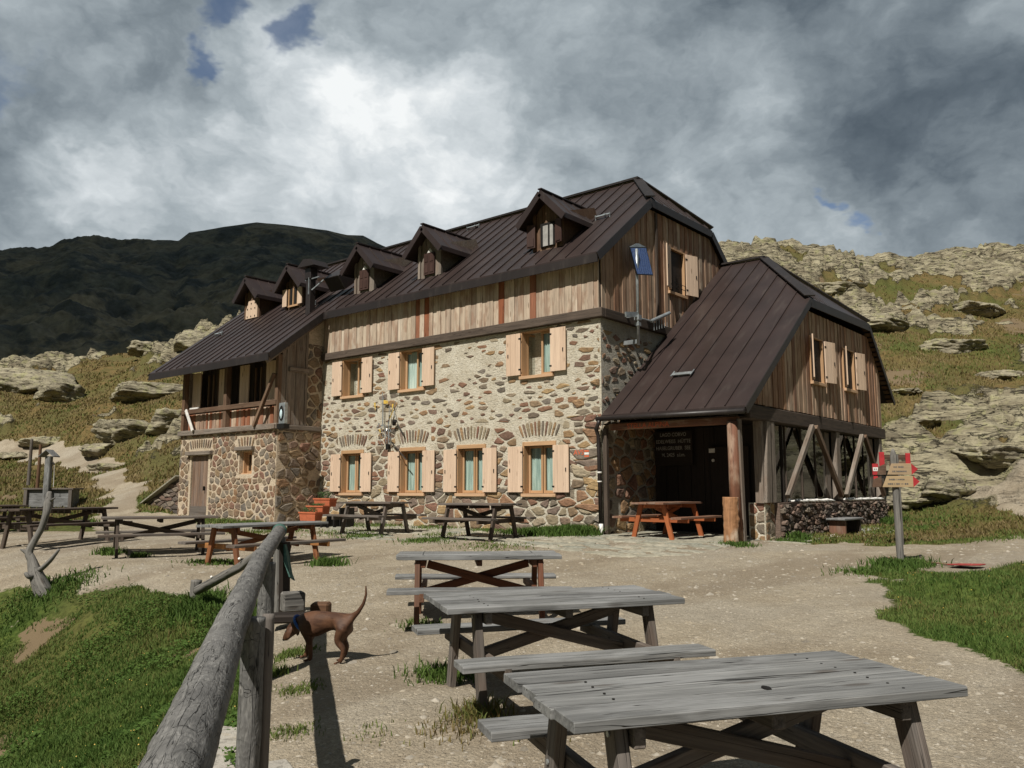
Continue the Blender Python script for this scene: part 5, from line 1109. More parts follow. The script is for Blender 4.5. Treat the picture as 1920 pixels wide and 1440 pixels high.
# ------------------------------------------------------------------ signposts, bench, planters, stump
s0 = at(1690, 1066, 12.7); s0[2] = gz(s0[0], s0[1])-.02
SP = empty('trail_signpost', tuple(s0), YAW-R(4), label='grey trail signpost with two red-tipped wooden arrow boards on the right lawn edge', cat='signpost')
b = MB(); log(b, [(0, 0, -.3), (-.02, 0, 1.70), (-.022, 0, 1.79)], [.052, .05, .012], 20, 40, (), .003); b.build('pole', M['grey_log'], SP, smooth=True)
for k, (zc, x0, x1, mt) in enumerate(((1.475, -.12, .19, 'signwood'), (1.285, -.20, .205, 'signwood'))):
    b = MB(); hh = .085; b.prism([(x0-.03, -.075, zc-hh), (x1+.02, -.075, zc-hh), (x1+.02, -.075, zc+hh), (x0+.04, -.075, zc+hh)], (0, .022, 0), .2+.6*k, [(0, 0, 0), (1, 0, 0), (1, .2, 0), (0, .2, 0)]); bo = b.build('arrow_board', M[mt], SP, .002)
    b = MB(); b.prism([(x1+.02, -.0755, zc-hh), (x1+.115, -.0755, zc), (x1+.02, -.0755, zc+hh)], (0, .023, 0)); b.build('red_tip', M['red'], bo)
    b = MB()
    for (a, c, z_) in ((x0+.07, x1-.10, zc+.032), (x0+.05, x1-.06, zc-.035)):
        x = a
        while x < c:
            wd_ = rng.uniform(.010, .016); b.box((x, -.0765, z_), (wd_*.8, .002, rng.uniform(.018, .026))); x += wd_*(1.15 if rng.random() < .8 else 2.2)
    b.build('faint_lettering', M['ink'], bo)
    b = MB(); b.prism([(x0-.04, -.07, zc+hh), (x0-.15, -.04, zc+hh*.4), (x0-.17, -.04, zc-hh), (x0-.05, -.07, zc-hh)], (0, .02, 0), .1); b.build('side_board', M['clad_dark'], bo)
for k, zc in enumerate((1.475, 1.285)):
    b = MB(); b.box((-.31+.01*k, -.02, zc), (.085, .02, .17)); pb = b.build('marker_plate', M['red'], SP); b = MB(); b.box((-.31+.01*k, -.0325, zc), (.078, .003, .058)); w_ = b.build('white_band', M['white'], pb)
    b = MB(); b.box((-.325+.01*k, -.035, zc), (.012, .002, .02)); b.box((-.30+.01*k, -.035, zc), (.012, .002, .02)); b.build('marker_number', M['ink'], pb)
b = MB(); b.bar((-.28, -.02, 1.36), (-.12, -.05, 1.36), .02, .05); b.build('marker_bracket', M['iron'], SP)
r0 = at(1690, 975, 16.2); r0[2] = gz(r0[0], r0[1]); SP2 = empty('far_signpost', tuple(r0), YAW, label='second signpost with red board ends seen behind the nearer trail signpost', cat='signpost')
b = MB(); b.tube([(0, .05, -.2), (0, .05, 1.75)], .045, 12); b.build('pole', M['grey_log'], SP2)
zt = at(1690, 862, 16.2)[2]-r0[2]
for (x, w_, h_) in ((-.315, .10, .30), (.20, .09, .26)): b = MB(); b.box((x, 0, zt), (w_, .03, h_)); b.build('red_board_end', M['red'], SP2, .004)
b = MB(); b.box((-.05, .02, zt+.05), (.45, .02, .10)); b.box((.0, .02, zt-.08), (.32, .02, .1)); b.build('board', M['clad_dark'], SP2)
# red shovel lying on the lawn edge
h0, h1 = at(1666, 1049, 13.3), at(1789, 1077, 12.2); h2 = at(1815, 1084, 12.0)
for h_ in (h0, h1, h2): h_[2] = gz(h_[0], h_[1])+.025
SHV = empty('snow_shovel', tuple(h1), label='red-bladed shovel with a long wooden handle lying on the grass edge', cat='shovel')
b = MB(); b.tube([h0-h1+(0, 0, .02), (0, 0, 0)], .014, 8); b.build('handle', M['clad_dark'], SHV)
dv = (h2-h1); dv[2] = 0; dv /= np.linalg.norm(dv); sv = np.array([-dv[1], dv[0], 0]); b = MB(); P = [sv*-.14, sv*.14, dv*.40+sv*.15, dv*.44, dv*.40-sv*.15]; b.prism([p+np.array([0, 0, .025 if i > 1 else .0]) for i, p in enumerate(P)], (0, 0, .02)); b.build('blade', M['darkred'], SHV, .006)
# small bench before the rubble wall
BE = empty('small_bench', (3.86, 4.55, gz(3.86, 4.55)), R(88), label='small low bench with a grey slab seat against the rubble wall', cat='bench')
b = MB(); b.box((0, 0, .42), (1.25, .44, .05)); b.build('seat', M['table'], BE, .012)
b = MB(); b.box((-.48, 0, .19), (.07, .38, .42)); b.build('leg', M['orange_top'], BE, .006); b = MB(); b.box((.48, 0, .19), (.07, .38, .42)); b.build('leg', M['table_dark'], BE, .006)
b = MB(); b.box((0, .12, .33), (.92, .03, .12)); b.build('rail', M['table_dark'], BE)
# debarked trunk piece leaning at the porch post
b = MB(); log(b, [(3.30, -.46, -.12), (3.30, -.45, .45), (3.31, -.44, .87)], [.150, .145, .150], 34, 60, ((.25, 4.6, .05, .02), (.55, 4.0, .05, .025), (.95, 4.9, .04, .02), (.1, 5.2, .04, .012)), .02)
tag(b.build('trunk_section', M['debarked'], None, smooth=True), 'upright debarked orange-brown trunk section at the foot of the porch post', 'tree trunk')
# terracotta planters stepping up
PS = empty('planter_stand', (-9.9, -1.05, .0), label='dark stepped stand under the three terracotta flower boxes', cat='plant stand')
b = MB()
for k in range(3): b.box((-.02+.27*k, .05+.2*k, .07+.10*k), (.05, .3, .14+.2*k)); b.box((.22+.27*k, .05+.2*k, .07+.10*k), (.05, .3, .14+.2*k))
b.build('frame', M['iron'], PS)
def leaves(mb, c, sx, sy, sz, n, s=.03):
    for _ in range(n):
        p = np.array(c)+np.array([rng.uniform(-sx, sx), rng.uniform(-sy, sy), rng.uniform(0, sz)]); d = np.array([rng.uniform(-1, 1), rng.uniform(-1, 1), rng.uniform(.2, 1.5)]); d /= np.linalg.norm(d); q = np.cross(d, (rng.random(), 1, .3)); q /= np.linalg.norm(q)
        l = s*rng.uniform(.7, 1.8); mb.add([p-q*l*.25, p+q*l*.25, p+d*l*1.3], [(0, 1, 2)], None, rng.random())
for k, (px, py, d_, lab) in enumerate(((583, 968, 23.0, 'lowest and leftmost of the three stepped terracotta flower boxes'), (597, 956, 23.3, 'middle of the three stepped terracotta flower boxes'), (610, 942, 23.6, 'topmost terracotta flower box with the tallest herbs, nearest the first window'))):
    p = at(px, py, d_); q = at(583, 968, 23.0); P_ = empty('flower_box', (p[0], p[1], p[2]), R(8)); tag(P_, lab, 'flower box', 'terracotta flower boxes by the corner')
    b = MB(); v = [(x*(.28 if z < 0 else .31), y*(.13 if z < 0 else .15), z) for x in (-1, 1) for y in (-1, 1) for z in (-.12, .10)]; b.add(v, [(0, 1, 3, 2), (4, 6, 7, 5), (0, 4, 5, 1), (2, 3, 7, 6), (0, 2, 6, 4)]); b.box((0, -.155, .10), (.66, .02, .04)); b.box((0, .155, .10), (.66, .02, .04)); b.box((-.32, 0, .10), (.02, .30, .04)); b.box((.32, 0, .10), (.02, .30, .04)); b.build('box', M['terracotta'], P_)
    b = MB(); b.box((0, 0, .07), (.58, .26, .02)); b.build('soil', M['soil'], P_)
    b = MB(); leaves(b, (-.05, 0, .06), .22, .1, .10+.13*(k == 2)+.06*(k == 0), 500); b.build('herbs', M['leafgreen'], P_)
    if k == 0: PS.location = (p[0]+.25, p[1]+.05, gz(p[0], p[1])); PS.rotation_euler = (0, 0, R(8))

# ------------------------------------------------------------------ things fixed to the hut that are their own
# solar panel on its mast
def gh(px, py, x): r = pdir(px, py); return CAM+r*((x-CAM[0])/r[0])
XM = .42; pb_, pt_ = gh(1197, 645, XM), gh(1199, 505, XM)
SL = empty('solar_mast', (XM, float(pb_[1]), float(pb_[2])), label='galvanised mast with a small blue solar panel and cross arms on the gable', cat='solar panel')
O = np.array([XM, pb_[1], pb_[2]]); g_ = lambda px, py: gh(px, py, XM)-O
b = MB(); b.tube([(0, 0, -.02), (0, 0, float(pt_[2]-pb_[2])), (0, 0, float(gh(1201, 470, XM)[2]-pb_[2]))], .038, 12); b.build('mast', M['galv'], SL, smooth=True)
b = MB(); P = [g_(1184, 463), g_(1217, 463), g_(1223, 517), g_(1190, 516)]; P = [np.array(p) for p in P]; P[0][0] -= .0; b.prism([P[0]+(-.05, 0, 0), P[1]+(-.08, 0, 0), P[2]+(.03, 0, 0), P[3]+(.06, 0, 0)], (-.03, 0, .03)); pn = b.build('panel_frame', M['iron'], SL)
def panelmat():
    m, T = newmat('solar_cells'); g = T.new('ShaderNodeTexCoord').outputs['Object']; s_ = T.new('ShaderNodeSeparateXYZ', None, _0=g)
    n = T.vor(g, 24, out=1); c = T.mix(T.sm(T.noise(g, 30, 3), .4, .6), (.03, .06, .18), (.07, .13, .34)); w = T.m('PINGPONG', T.m('MULTIPLY', s_.outputs[1], 9.5), .5); c = T.mix(T.sm(w, .07, .02), c, (.22, .28, .40))
    fin(T, c, .4, None, None, .3); return m
ins = lambda a, b_, t: a*(1-t)+b_*t
PP = [P[0]+(-.05, 0, 0), P[1]+(-.08, 0, 0), P[2]+(.03, 0, 0), P[3]+(.06, 0, 0)]; cc_ = sum(PP)/4; b = MB(); b.add([ins(p, cc_, .06)+np.array([.006, -.004, .004]) for p in PP], [(0, 1, 2, 3)]); b.build('solar_cells', panelmat(), SL)
b = MB(); b.prism([PP[0]+(0, 0, .01), PP[1]+(0, 0, .01), ins(PP[0], PP[1], .55)+(0, 0, .10), ins(PP[0], PP[1], .4)+(0, 0, .10)], (-.02, 0, 0)); b.build('panel_cap', M['galv'], SL)
b = MB(); b.bar((-.42, .0, g_(1197, 640)[2]), (.0, 0, g_(1197, 640)[2]), .05, .10); b.bar((-.42, 0, g_(1190, 588)[2]), (0, 0, g_(1190, 588)[2]), .05, .09); b.bar((0, -.55, g_(1175, 590)[2]), (0, 0, g_(1197, 590)[2]), .04, .12, rn=.5); b.build('wall_arm', M['galv'], SL)
b = MB(); zz = g_(1197, 596)[2]; b.tube([(0, 0, zz), (.05, .55, zz-.0)], .02, 8); b.tube([(.05, .55, zz), (.16, 1.25, zz+.30)], .045, 10); b.box((0, 0, zz), (.13, .13, .12)); b.box((0, 0, zz-.16), (.11, .11, .08)); b.build('antenna_arm', M['galv'], SL)
b = MB()
for k in range(6): yy = .65+.1*k; b.tube([(.06+.016*k, yy, zz+.04+.04*k), (.06+.016*k, yy, zz-.22+.03*k)], .007, 5)
b.build('antenna_rods', M['galv'], SL)
# wall ornament of sticks and pennants
def fy(px, py, y=-.10): r = pdir(px, py); return CAM+r*((y-CAM[1])/r[1])
o0 = fy(722, 815); OR = empty('wall_ornament', tuple(o0), label='metal wall ornament of thin rods with yellow pennants between the windows', cat='ornament')
def rods(nm, L, mt, r=.010, y=-.10):
    b = MB()
    for (a, c, d, e) in L: b.tube([fy(a, c, y)-o0, fy(d, e, y)-o0], r, 6)
    return b.build(nm, M[mt], OR)
rods('rods', [(717, 735, 717, 800), (719, 745, 718, 800), (730, 760, 729, 830), (728, 790, 728, 838), (742, 752, 731, 782), (739, 770, 742, 786), (722, 800, 724, 835)], 'galv')
rods('dark_rods', [(745, 795, 757, 815), (733, 828, 762, 862), (730, 778, 729, 795)], 'iron', .016)
rods('yellow_rods', [(738, 768, 731, 784), (722, 757, 728, 756)], 'yellow', .012)
b = MB()
for P in ([(701, 755), (704, 755), (703.5, 770)], [(719, 750), (727, 751), (727, 756), (719, 757)], [(735, 757), (738, 758), (735, 772)], [(710, 805), (714, 805), (713, 812)]): b.prism([fy(*p)-o0 for p in P], (0, .01, 0))
b.build('pennant', M['yellow'], OR)
b = MB()
for k in range(40): a = rng.uniform(706, 734); c = rng.uniform(795, 836); p = fy(a, c, -.12)-o0; b.tube([p, p+np.array([rng.uniform(-.07, .07), -.03, rng.uniform(-.09, .09)])], .008, 5)
for (a, c) in ((711, 795), (709, 800), (716, 798)): b.tube([fy(a, c)-o0, fy(a, c)-o0+(0, -.02, 0)], .025, 8)
b.build('tangle_of_wire', M['galv'], OR); b = MB(); b.tube([fy(741, 789, -.14)-o0, fy(738, 796, -.1)-o0], [.06, .05], 12); b.box(fy(727, 838, -.08)-o0, (.12, .06, .16)); b.build('dark_fitting', M['iron'], OR)
# lantern box at the corner of the left wing
la = fy(530, 775, -1.74); LA = empty('lantern_box', tuple(la), label='grey framed lantern box with pale glass at the corner of the gallery', cat='lantern')
b = MB(); b.box((0, .02, 0), (.28, .12, .62)); b.build('case', M['galv'], LA, .01); b = MB(); b.tube([(0, -.045, .0), (0, -.055, .0)], [.12, .11], 20, ell=1.9); b.build('oval_rim', M['iron'], LA)
b = MB(); b.tube([(0, -.058, -.02), (0, -.085, -.02)], [.055, .03], 14, ell=2.6); b.build('pale_figure', plain('pale_glaze', (.55, .70, .74), .3), LA); b = MB(); b.box((0, .03, -.38), (.34, .2, .14)); b.build('bracket', M['iron'], LA)

# ------------------------------------------------------------------ flagstones along the hut
PVm = MB(); pv = lambda u, o, z: (u, z, o)
def keepP(u, z):
    e = z+3.0+.5*math.sin(u*1.1)+.3*math.sin(u*2.7)
    return .93 if e > .3 else .6 if e > -.3 else 0
rng.seed(31)
stones(PVm, pv, -10.3, 3.6, -3.7, -.15, .62, .30, keepP, (.80, .95), .016, ())
stones(PVm, pv, .05, 3.3, -.2, 2.3, .6, .5, lambda u, z: 1, (.88, .97), .012, ())
stones(PVm, pv, 3.55, 5.1, .6, 6.4, .6, .5, lambda u, z: .9 if u < 4.3+.3*math.sin(z*1.7) else .25, (.75, .92), .016, ())
V = np.vstack(PVm.v); V[:, 2] += terrain(V[:, 0], V[:, 1])[0]+.004; PVm.v = [V]; PVm.gc = [V]
tag(PVm.build('flagstone_paving', M['flag'], None), kind='structure')

# ------------------------------------------------------------------ boulders and outcrops
def boulder(px, py, d, w, h, dp, seed, lab, rz=0.0, ledge=.5, name='boulder', sink=.44, flat=1.0):
    v, f = sphere_grid(96, 50); g_ = np.random.default_rng(seed*7+1); nn = g_.normal(0, 1, (15, 3)); nn[:, 2] *= .8; nn /= np.linalg.norm(nn, axis=1)[:, None]
    nn = np.vstack([nn, [[0, 0, 1], [.15, .1, .97]]]); hh = np.concatenate([g_.uniform(.62, .95, 15), [.72, .75]])
    dt = v @ nn.T; r = np.where(dt > .05, hh[None]/np.maximum(dt, .05), 9).min(1); r = np.clip(r, .4, 1.25)
    r = r*(1+.10*fbm(v[:, 0]*1.6+seed, v[:, 1]*1.6, v[:, 2]*2.2, oct=5, seed=seed))
    p = v*r[:, None]*np.array([w/2, dp/2, h/2*.86])*1.12; tz = p[:, 2]+.12*p[:, 0]+fbm(p[:, 0]*.8, p[:, 1]*.8, oct=3, seed=seed)*.2
    p[:, :2] *= (1-ledge*.075*sstep(.22, .0, np.abs(np.mod(tz/.34, 1)-.5)))[:, None]; p += (fbm(p[:, 0]*2.2, p[:, 1]*2.2, p[:, 2]*5, oct=5, seed=seed+9)*.11)[:, None]*v
    cr = np.abs(fbm(p[:, 0]*.9, p[:, 1]*.9, p[:, 2]*1.6, oct=3, seed=seed+20)); p -= v*(sstep(.07, 0, cr)*.10)[:, None]
    c, s = math.cos(rz+YAW), math.sin(rz+YAW); p = np.stack([p[:, 0]*c-p[:, 1]*s, p[:, 0]*s+p[:, 1]*c, p[:, 2]], 1)
    q = at(px, py, d); g = gz(q[0], q[1]); o = fastmesh(name, p, f, M['rock'], None, True, label=lab, cat='boulder', group='boulders on the slopes'); o.location = (q[0], q[1], g+h*.5-h*sink); return o
for a in [(55, 705, 52, 6.4, 2.6, 4, 1, 'largest pale boulder on the skyline at the far left', 0, .3), (118, 706, 50.5, 2.6, 2.0, 2.2, 2, 'wedge-shaped boulder leaning against the right side of the largest boulder', .3, .6),
          (85, 790, 43, 2.3, .75, 1.6, 3, 'flat grey slab lying alone in the dry grass below the largest boulder', 0, .8), (235, 785, 40, 3.0, 1.7, 2.0, 4, 'grey overhanging boulder halfway up the left slope', .2, .7),
          (192, 800, 39.5, 2.0, 1.0, 1.5, 5, 'lower layered boulder touching the overhanging one', .1, 1.0), (372, 640, 56, 3.6, 3.0, 2.8, 6, 'tall knobbly boulder on the skyline next to the left roof edge', .5, .5),
          (272, 652, 57, 2.3, 1.5, 2, 7, 'round skyline boulder left of the tall knobbly one', 0, .4), (285, 730, 47, 5.2, 1.5, 3.0, 8, 'long broken rock sheet above the overhanging boulder', .2, 1.0),
          (25, 832, 42, 1.5, .6, 1.2, 9, 'small pale stone on the path edge at the far left', 0, .5), (325, 770, 40, 2.6, 1.6, 2.0, 10, 'bluish rock block right beside the left wing', .3, .9), (205, 855, 37, 1.9, .5, 1.2, 11, 'low flat stone in the grass where the path bends', 0, .9),
          (1722, 772, 33, 1.85, .7, 1.5, 12, 'smooth pale slab lying right of the wing eave', 0, .2), (1697, 710, 36.5, 1.5, .45, 1.2, 13, 'thin dark-edged slab above the smooth pale one', 0, 1.0), (1775, 922, 24.5, 1.9, 1.1, 1.5, 14, 'dark undercut outcrop behind the trail signpost', .2, 1.0),
          (1700, 945, 24.5, 1.7, .5, 1.2, 15, 'low ledge at the foot of the slope beside the veranda corner', 0, 1.0), (1560, 548, 52, 4.2, 1.3, 3.0, 16, 'layered boulder above the wing roof', .1, .9), (1835, 560, 50, 3.2, 1.7, 2.4, 17, 'blocky outcrop high on the right slope', .2, .8),
          (1640, 590, 46, 5.0, 1.5, 2.6, 18, 'wide banded ledge just right of the wing roof hip', .05, 1.2), (1880, 690, 38, 2.8, .9, 2.0, 20, 'grey slab at the right picture edge above the grass band', 0, .9),
          (1790, 640, 42, 3.4, 1.2, 2.2, 21, 'tilted pale slab above the grass band on the right slope', -.2, .8), (1880, 905, 25.5, 2.4, .9, 1.8, 22, 'brown layered ledge at the right picture edge above the path', 0, 1.2)]: boulder(*a)
# triangular dry-stone wall beside the left wing
zb0 = gz(-17.6, -1.5); TWm = MB(); TWm.prism([(-18.5, -1.5, zb0-.3), (-16.06, -1.5, zb0-.3), (-16.06, -1.5, zb0+1.0), (-18.5, -1.5, zb0+.05)], (0, .4, 0)); tw = TWm.build('dry_stone_wall', M['stone_dark'], None)
tag(tw, 'triangular dark dry-stone wall between path and left wing', 'wall'); ms = MB()
stones(ms, lambda u, o, z: (u, -1.5-o, z), -18.5, -16.07, zb0-.1, zb0+1.0, .42, .16, lambda u, z: 1 if z < zb0+.93*(u+18.5)/2.44 else 0, (.82, .95), .05, ()); ms.build('rubble', M['stone_dark'], tw)
b = MB(); b.bar((-18.6, -1.45, zb0+.04), (-16.1, -1.45, zb0+1.03), .5, .05); b.build('slab_capping', M['flag'], tw)

# ------------------------------------------------------------------ grass, pebbles and flowers
def blades(name, xy, hgt, wid, rn, spread=.5, zoff=0.0, seed=0):
    g = np.random.default_rng(seed); n = len(xy); z = terrain(xy[:, 0], xy[:, 1])[0]+zoff; an = g.random(n)*2*np.pi; ln = g.normal(0, spread, (n, 2))*hgt[:, None]
    dx, dy = np.cos(an)*wid/2, np.sin(an)*wid/2; b0 = np.stack([xy[:, 0]-dx, xy[:, 1]-dy, z-.01], 1); b1 = np.stack([xy[:, 0]+dx, xy[:, 1]+dy, z-.01], 1)
    m0 = np.stack([xy[:, 0]-dx*.7+ln[:, 0]*.35, xy[:, 1]-dy*.7+ln[:, 1]*.35, z+hgt*.6], 1); m1 = np.stack([xy[:, 0]+dx*.7+ln[:, 0]*.35, xy[:, 1]+dy*.7+ln[:, 1]*.35, z+hgt*.6], 1); t = np.stack([xy[:, 0]+ln[:, 0], xy[:, 1]+ln[:, 1], z+hgt], 1)
    v = np.stack([b0, b1, m1, m0, t], 1).reshape(-1, 3); i = np.arange(n)[:, None]*5
    f = np.concatenate([i+np.array([[0, 1, 2]]), i+np.array([[0, 2, 3]]), i+np.array([[3, 2, 4]])]); fastmesh(name, v, f, M['grass'], dict(rn=np.repeat(rn, 5)), True, kind='stuff')
def region(n, d0, d1, l0, l1, seed, pw=1.0):
    g = np.random.default_rng(seed); d = d0*(d1/d0)**(g.random(n)**pw); l = l0+(l1-l0)*g.random(n); l = l*d
    return np.stack([CAM[0]+FH[0]*d+rt[0]*l, CAM[1]+FH[1]*d+rt[1]*l], 1), d
def sel(xy, d, thr=.45, so=.85, seed=0):
    g = np.random.default_rng(seed); z, gv, rk, lu, sl, sdd = terrain(xy[:, 0], xy[:, 1]); cl_ = fbm(xy[:, 0]*1.6, xy[:, 1]*1.6, oct=3, seed=seed+2)
    k = (gv < thr) & (sl < so) & (rk < .3) & (g.random(len(d)) < np.clip(.9+cl_*.5, .6, 1)); return k, lu, cl_, z
def grass_patch(name, n, box, hs, ws, seed, base=.0, pw=1.0, sp=.5):
    xy, d = region(n, *box, seed, pw); k, lu, c, z = sel(xy, d, seed=seed); xy, d, lu, c = xy[k], d[k], lu[k], c[k]; g = np.random.default_rng(seed+1)
    rn = np.clip(base+.30-.28*lu+.34*g.random(len(d))+.42*(fbm(xy[:, 0]*.8, xy[:, 1]*.8, oct=4, seed=seed)+.02)+.25*(g.random(len(d)) < .06), 0, 1)
    h = hs*(.5+g.random(len(d)))*(1+.35*c); blades(name, xy, h, ws*(.6+.8*g.random(len(d)))*(.55+d/9), rn, sp, 0, seed)
grass_patch('grass', 330000, (3.6, 17, -.72, -.13), .042, .0062, 11, .06)
grass_patch('grass', 150000, (5.0, 17, .36, 1.0), .042, .0062, 12, .03)
grass_patch('grass', 30000, (17, 30, .36, .66), .07, .010, 13, .28)
grass_patch('hillside_grass', 70000, (25, 62, -.72, -.28), .10, .012, 14, .36, .8, .35)
grass_patch('hillside_grass', 60000, (24, 60, .26, .68), .10, .012, 15, .34, .8, .35)
def tufts(L, seed):
    g = np.random.default_rng(seed); X, H_, Rn = [], [], []
    for (x, y, r, n, h, c) in L:
        p = g.normal(0, 1, (n, 2))*r*.5+np.array([x, y]); X.append(p); H_.append(h*(.4+g.random(n))); Rn.append(np.clip(c+g.random(n)*.3, 0, 1))
    return np.vstack(X), np.concatenate(H_), np.concatenate(Rn)
TL = []
for (px, py, d, r, n, h, c) in [(830, 1265, 6.9, .28, 1500, .10, .10), (900, 1330, 5.7, .20, 900, .10, .5), (870, 1350, 5.4, .25, 500, .06, .6), (790, 1165, 9.0, .28, 500, .06, .2), (1000, 1360, 5.3, .15, 300, .07, .5),
    (615, 1055, 14.2, .30, 900, .16, .05), (205, 1042, 16.2, .22, 500, .14, .1), (262, 1048, 15.8, .16, 300, .10, .1), (410, 1068, 14.8, .5, 700, .07, .15), (390, 1045, 15, .3, 300, .05, .2), (1690, 1070, 12.6, .38, 1800, .13, .02), (1640, 1085, 12.0, .5, 900, .07, .1),
    (370, 1130, 11.4, .35, 1800, .16, .02), (440, 1110, 11.0, .4, 1500, .12, .1), (470, 1140, 10.4, .3, 900, .10, .1), (520, 1240, 7.2, .12, 500, .06, .3), (545, 1200, 7.9, .22, 900, .05, .3), (560, 1290, 6.6, .18, 700, .04, .35), (545, 1360, 5.5, .16, 500, .04, .35), (700, 1370, 5.4, .2, 120, .04, .4), (100, 1085, 13.3, .6, 1500, .10, .1)]:
    p = at(px, py, d); TL.append((p[0], p[1], r, int(n*(.45 if 500 < px < 1100 else .8)), h*.8, c))
for (x, y, r, n, h, c) in [(-1.1, -.40, .75, 3400, .15, .02), (-.45, -.45, .45, 2400, .19, .0), (-2.1, -.40, .5, 600, .09, .1), (-3.2, -.35, .6, 350, .06, .2), (-5.0, -.3, .8, 500, .07, .25), (-7.2, -.3, .9, 600, .07, .3), (-9.0, -.5, .6, 400, .06, .3), (-4.6, -3.1, .5, 500, .06, .15), (-2.4, -3.2, .6, 600, .06, .15), (-3.3, -2.0, .5, 300, .05, .3),
    (-11.2, -1.85, .5, 700, .10, .25), (-12.6, -1.85, .6, 700, .10, .3), (-13.7, -1.85, .4, 400, .08, .3), (3.75, 1.9, .22, 500, .14, .0), (3.9, 1.2, .35, 500, .06, .05), (3.55, -.75, .3, 500, .07, .05), (3.7, 8.7, .5, 900, .15, .02), (4.9, 7.0, .7, 900, .08, .1), (5.4, 3.4, .8, 900, .05, .25), (6.3, 3.0, .8, 900, .05, .3), (5.0, 2.4, .6, 900, .05, .25), (7.1, 3.8, .7, 700, .05, .3), (-.4, -3.3, .9, 500, .04, .3), (-8, -3.3, 1.0, 700, .05, .3), (-6, -2.6, 1.0, 500, .05, .3)]: TL.append((x, y, r, n, h, c))
X_, H_, Rn_ = tufts(TL, 5); blades('grass_tufts', X_, H_, .004+.03*H_+.0009*np.hypot(X_[:, 0]-CAM[0], X_[:, 1]-CAM[1]), Rn_, .45, 0, 6)
def pebbles(name, n, box, s0, s1, seed, keepg=True):
    xy, d = region(n, *box, seed, .9); T_ = terrain(xy[:, 0], xy[:, 1]); k = (T_[1] > .5) & (T_[5] > .1); xy, z = xy[k], T_[0][k]; g = np.random.default_rng(seed); m = len(xy)
    base = np.array([[1, 0, 0], [.3, .9, .05], [-.8, .6, 0], [-.7, -.7, 0], [.4, -.95, 0], [.2, .1, .55], [-.3, -.1, .5]]); s = s0+(s1-s0)*g.random(m)**4; an = g.random(m)*2*np.pi; ca, sa = np.cos(an), np.sin(an)
    v = base[None]*s[:, None, None]*(1+.3*g.normal(0, 1, (m, 7, 1))); fl = .4+.5*g.random(m); X = v[..., 0]*ca[:, None]-v[..., 1]*sa[:, None]+xy[:, :1]; Y = v[..., 0]*sa[:, None]+v[..., 1]*ca[:, None]+xy[:, 1:]; Z = v[..., 2]*fl[:, None]+z[:, None]-.1*s[:, None]
    f0 = np.array([[0, 1, 5], [1, 6, 5], [1, 2, 6], [2, 3, 6], [3, 4, 6], [4, 5, 6], [4, 0, 5]]); f = (np.arange(m)[:, None, None]*7+f0[None]).reshape(-1, 3)
    fastmesh(name, np.stack([X, Y, Z], -1).reshape(-1, 3), f, M['pebble'], dict(rn=np.repeat(g.random(m), 7)), False, kind='stuff')
pebbles('gravel', 26000, (2.6, 12, -.45, .7), .004, .021, 41); pebbles('gravel', 9000, (10, 26, -.7, .7), .012, .05, 42)
def weeds(name, n, box, seed):
    g = np.random.default_rng(seed); xy, d = region(n, *box, seed); T_ = terrain(xy[:, 0], xy[:, 1]); cl_ = fbm(xy[:, 0]*1.3, xy[:, 1]*1.3, oct=3, seed=seed+5); k = (T_[1] < .35) & (cl_ > .12) & (T_[4] < .6); xy, z = xy[k], T_[0][k]; m = len(xy)
    p = np.stack([xy[:, 0], xy[:, 1], z+.01+g.random(m)*.07], 1); a = g.random(m)*2*np.pi; t = np.stack([np.cos(a), np.sin(a), .2+.5*g.random(m)], 1); q = np.stack([-np.sin(a), np.cos(a), .3*g.normal(0, 1, m)], 1); L = (.018+.028*g.random(m))[:, None]
    v = np.stack([p, p+t*L*.5+q*L*.38, p+t*L, p+t*L*.5-q*L*.38], 1).reshape(-1, 3); f = np.arange(m)[:, None]*4+np.array([[0, 1, 2, 3]])
    fastmesh(name, v, f, M['grass'], dict(rn=np.repeat(g.random(m)*.32, 4)), False, kind='stuff')
weeds('broadleaf_weeds', 120000, (3.8, 16, -.72, -.13), 61)
pebbles('gravel', 700, (4, 24, -.5, .7), .03, .075, 43)
g = np.random.default_rng(3)
xy, d = region(1400, 3.8, 16, -.7, .7, 8); k, lu, c, z = sel(xy, d, seed=8); xy = xy[k][:170]; z = terrain(xy[:, 0], xy[:, 1])[0]; b = MB()
for i, (x, y) in enumerate(xy): s = .004+.004*rng.random(); b.add([(x-s, y, z[i]+.06), (x, y-s, z[i]+.06), (x+s, y, z[i]+.06), (x, y+s, z[i]+.06), (x, y, z[i]+.06+s)], [(0, 1, 4), (1, 2, 4), (2, 3, 4), (3, 0, 4)])
b.build('meadow_flowers', M['yellow'], None, tagd=dict(kind='stuff'))

# ------------------------------------------------------------------ the dog
hd = np.array([.645, 1235, 7.4]); dgp = at(607, 1232, 7.45)
DG = empty('dog', (dgp[0], dgp[1], gz(dgp[0], dgp[1])), 0, label='chestnut brown short-haired dog with a blue collar sniffing at the fence, tail up', cat='dog')
fwd = -.93*rt+.36*FH; DG.rotation_euler = (0, 0, math.atan2(fwd[1], fwd[0])); DG.scale = (.93, .93, .97)
def dogmat():
    m, T = newmat('chestnut_coat'); g = T.new('ShaderNodeTexCoord').outputs['Object']; n = T.noise(T.scl(g, (8, 30, 30)), 1.0, 4); n2 = T.noise(g, 6, 3)
    z = T.new('ShaderNodeSeparateXYZ', None, _0=g).outputs[2]
    c = T.mix(T.sm(n2, .35, .65), (.055, .024, .013), (.105, .047, .023)); c = T.mix(T.m('MULTIPLY', T.sm(n, .45, .65), .35), c, (.15, .075, .04))
    fin(T, c, .62, T.bump(n, .5, .006), None, .3); return m
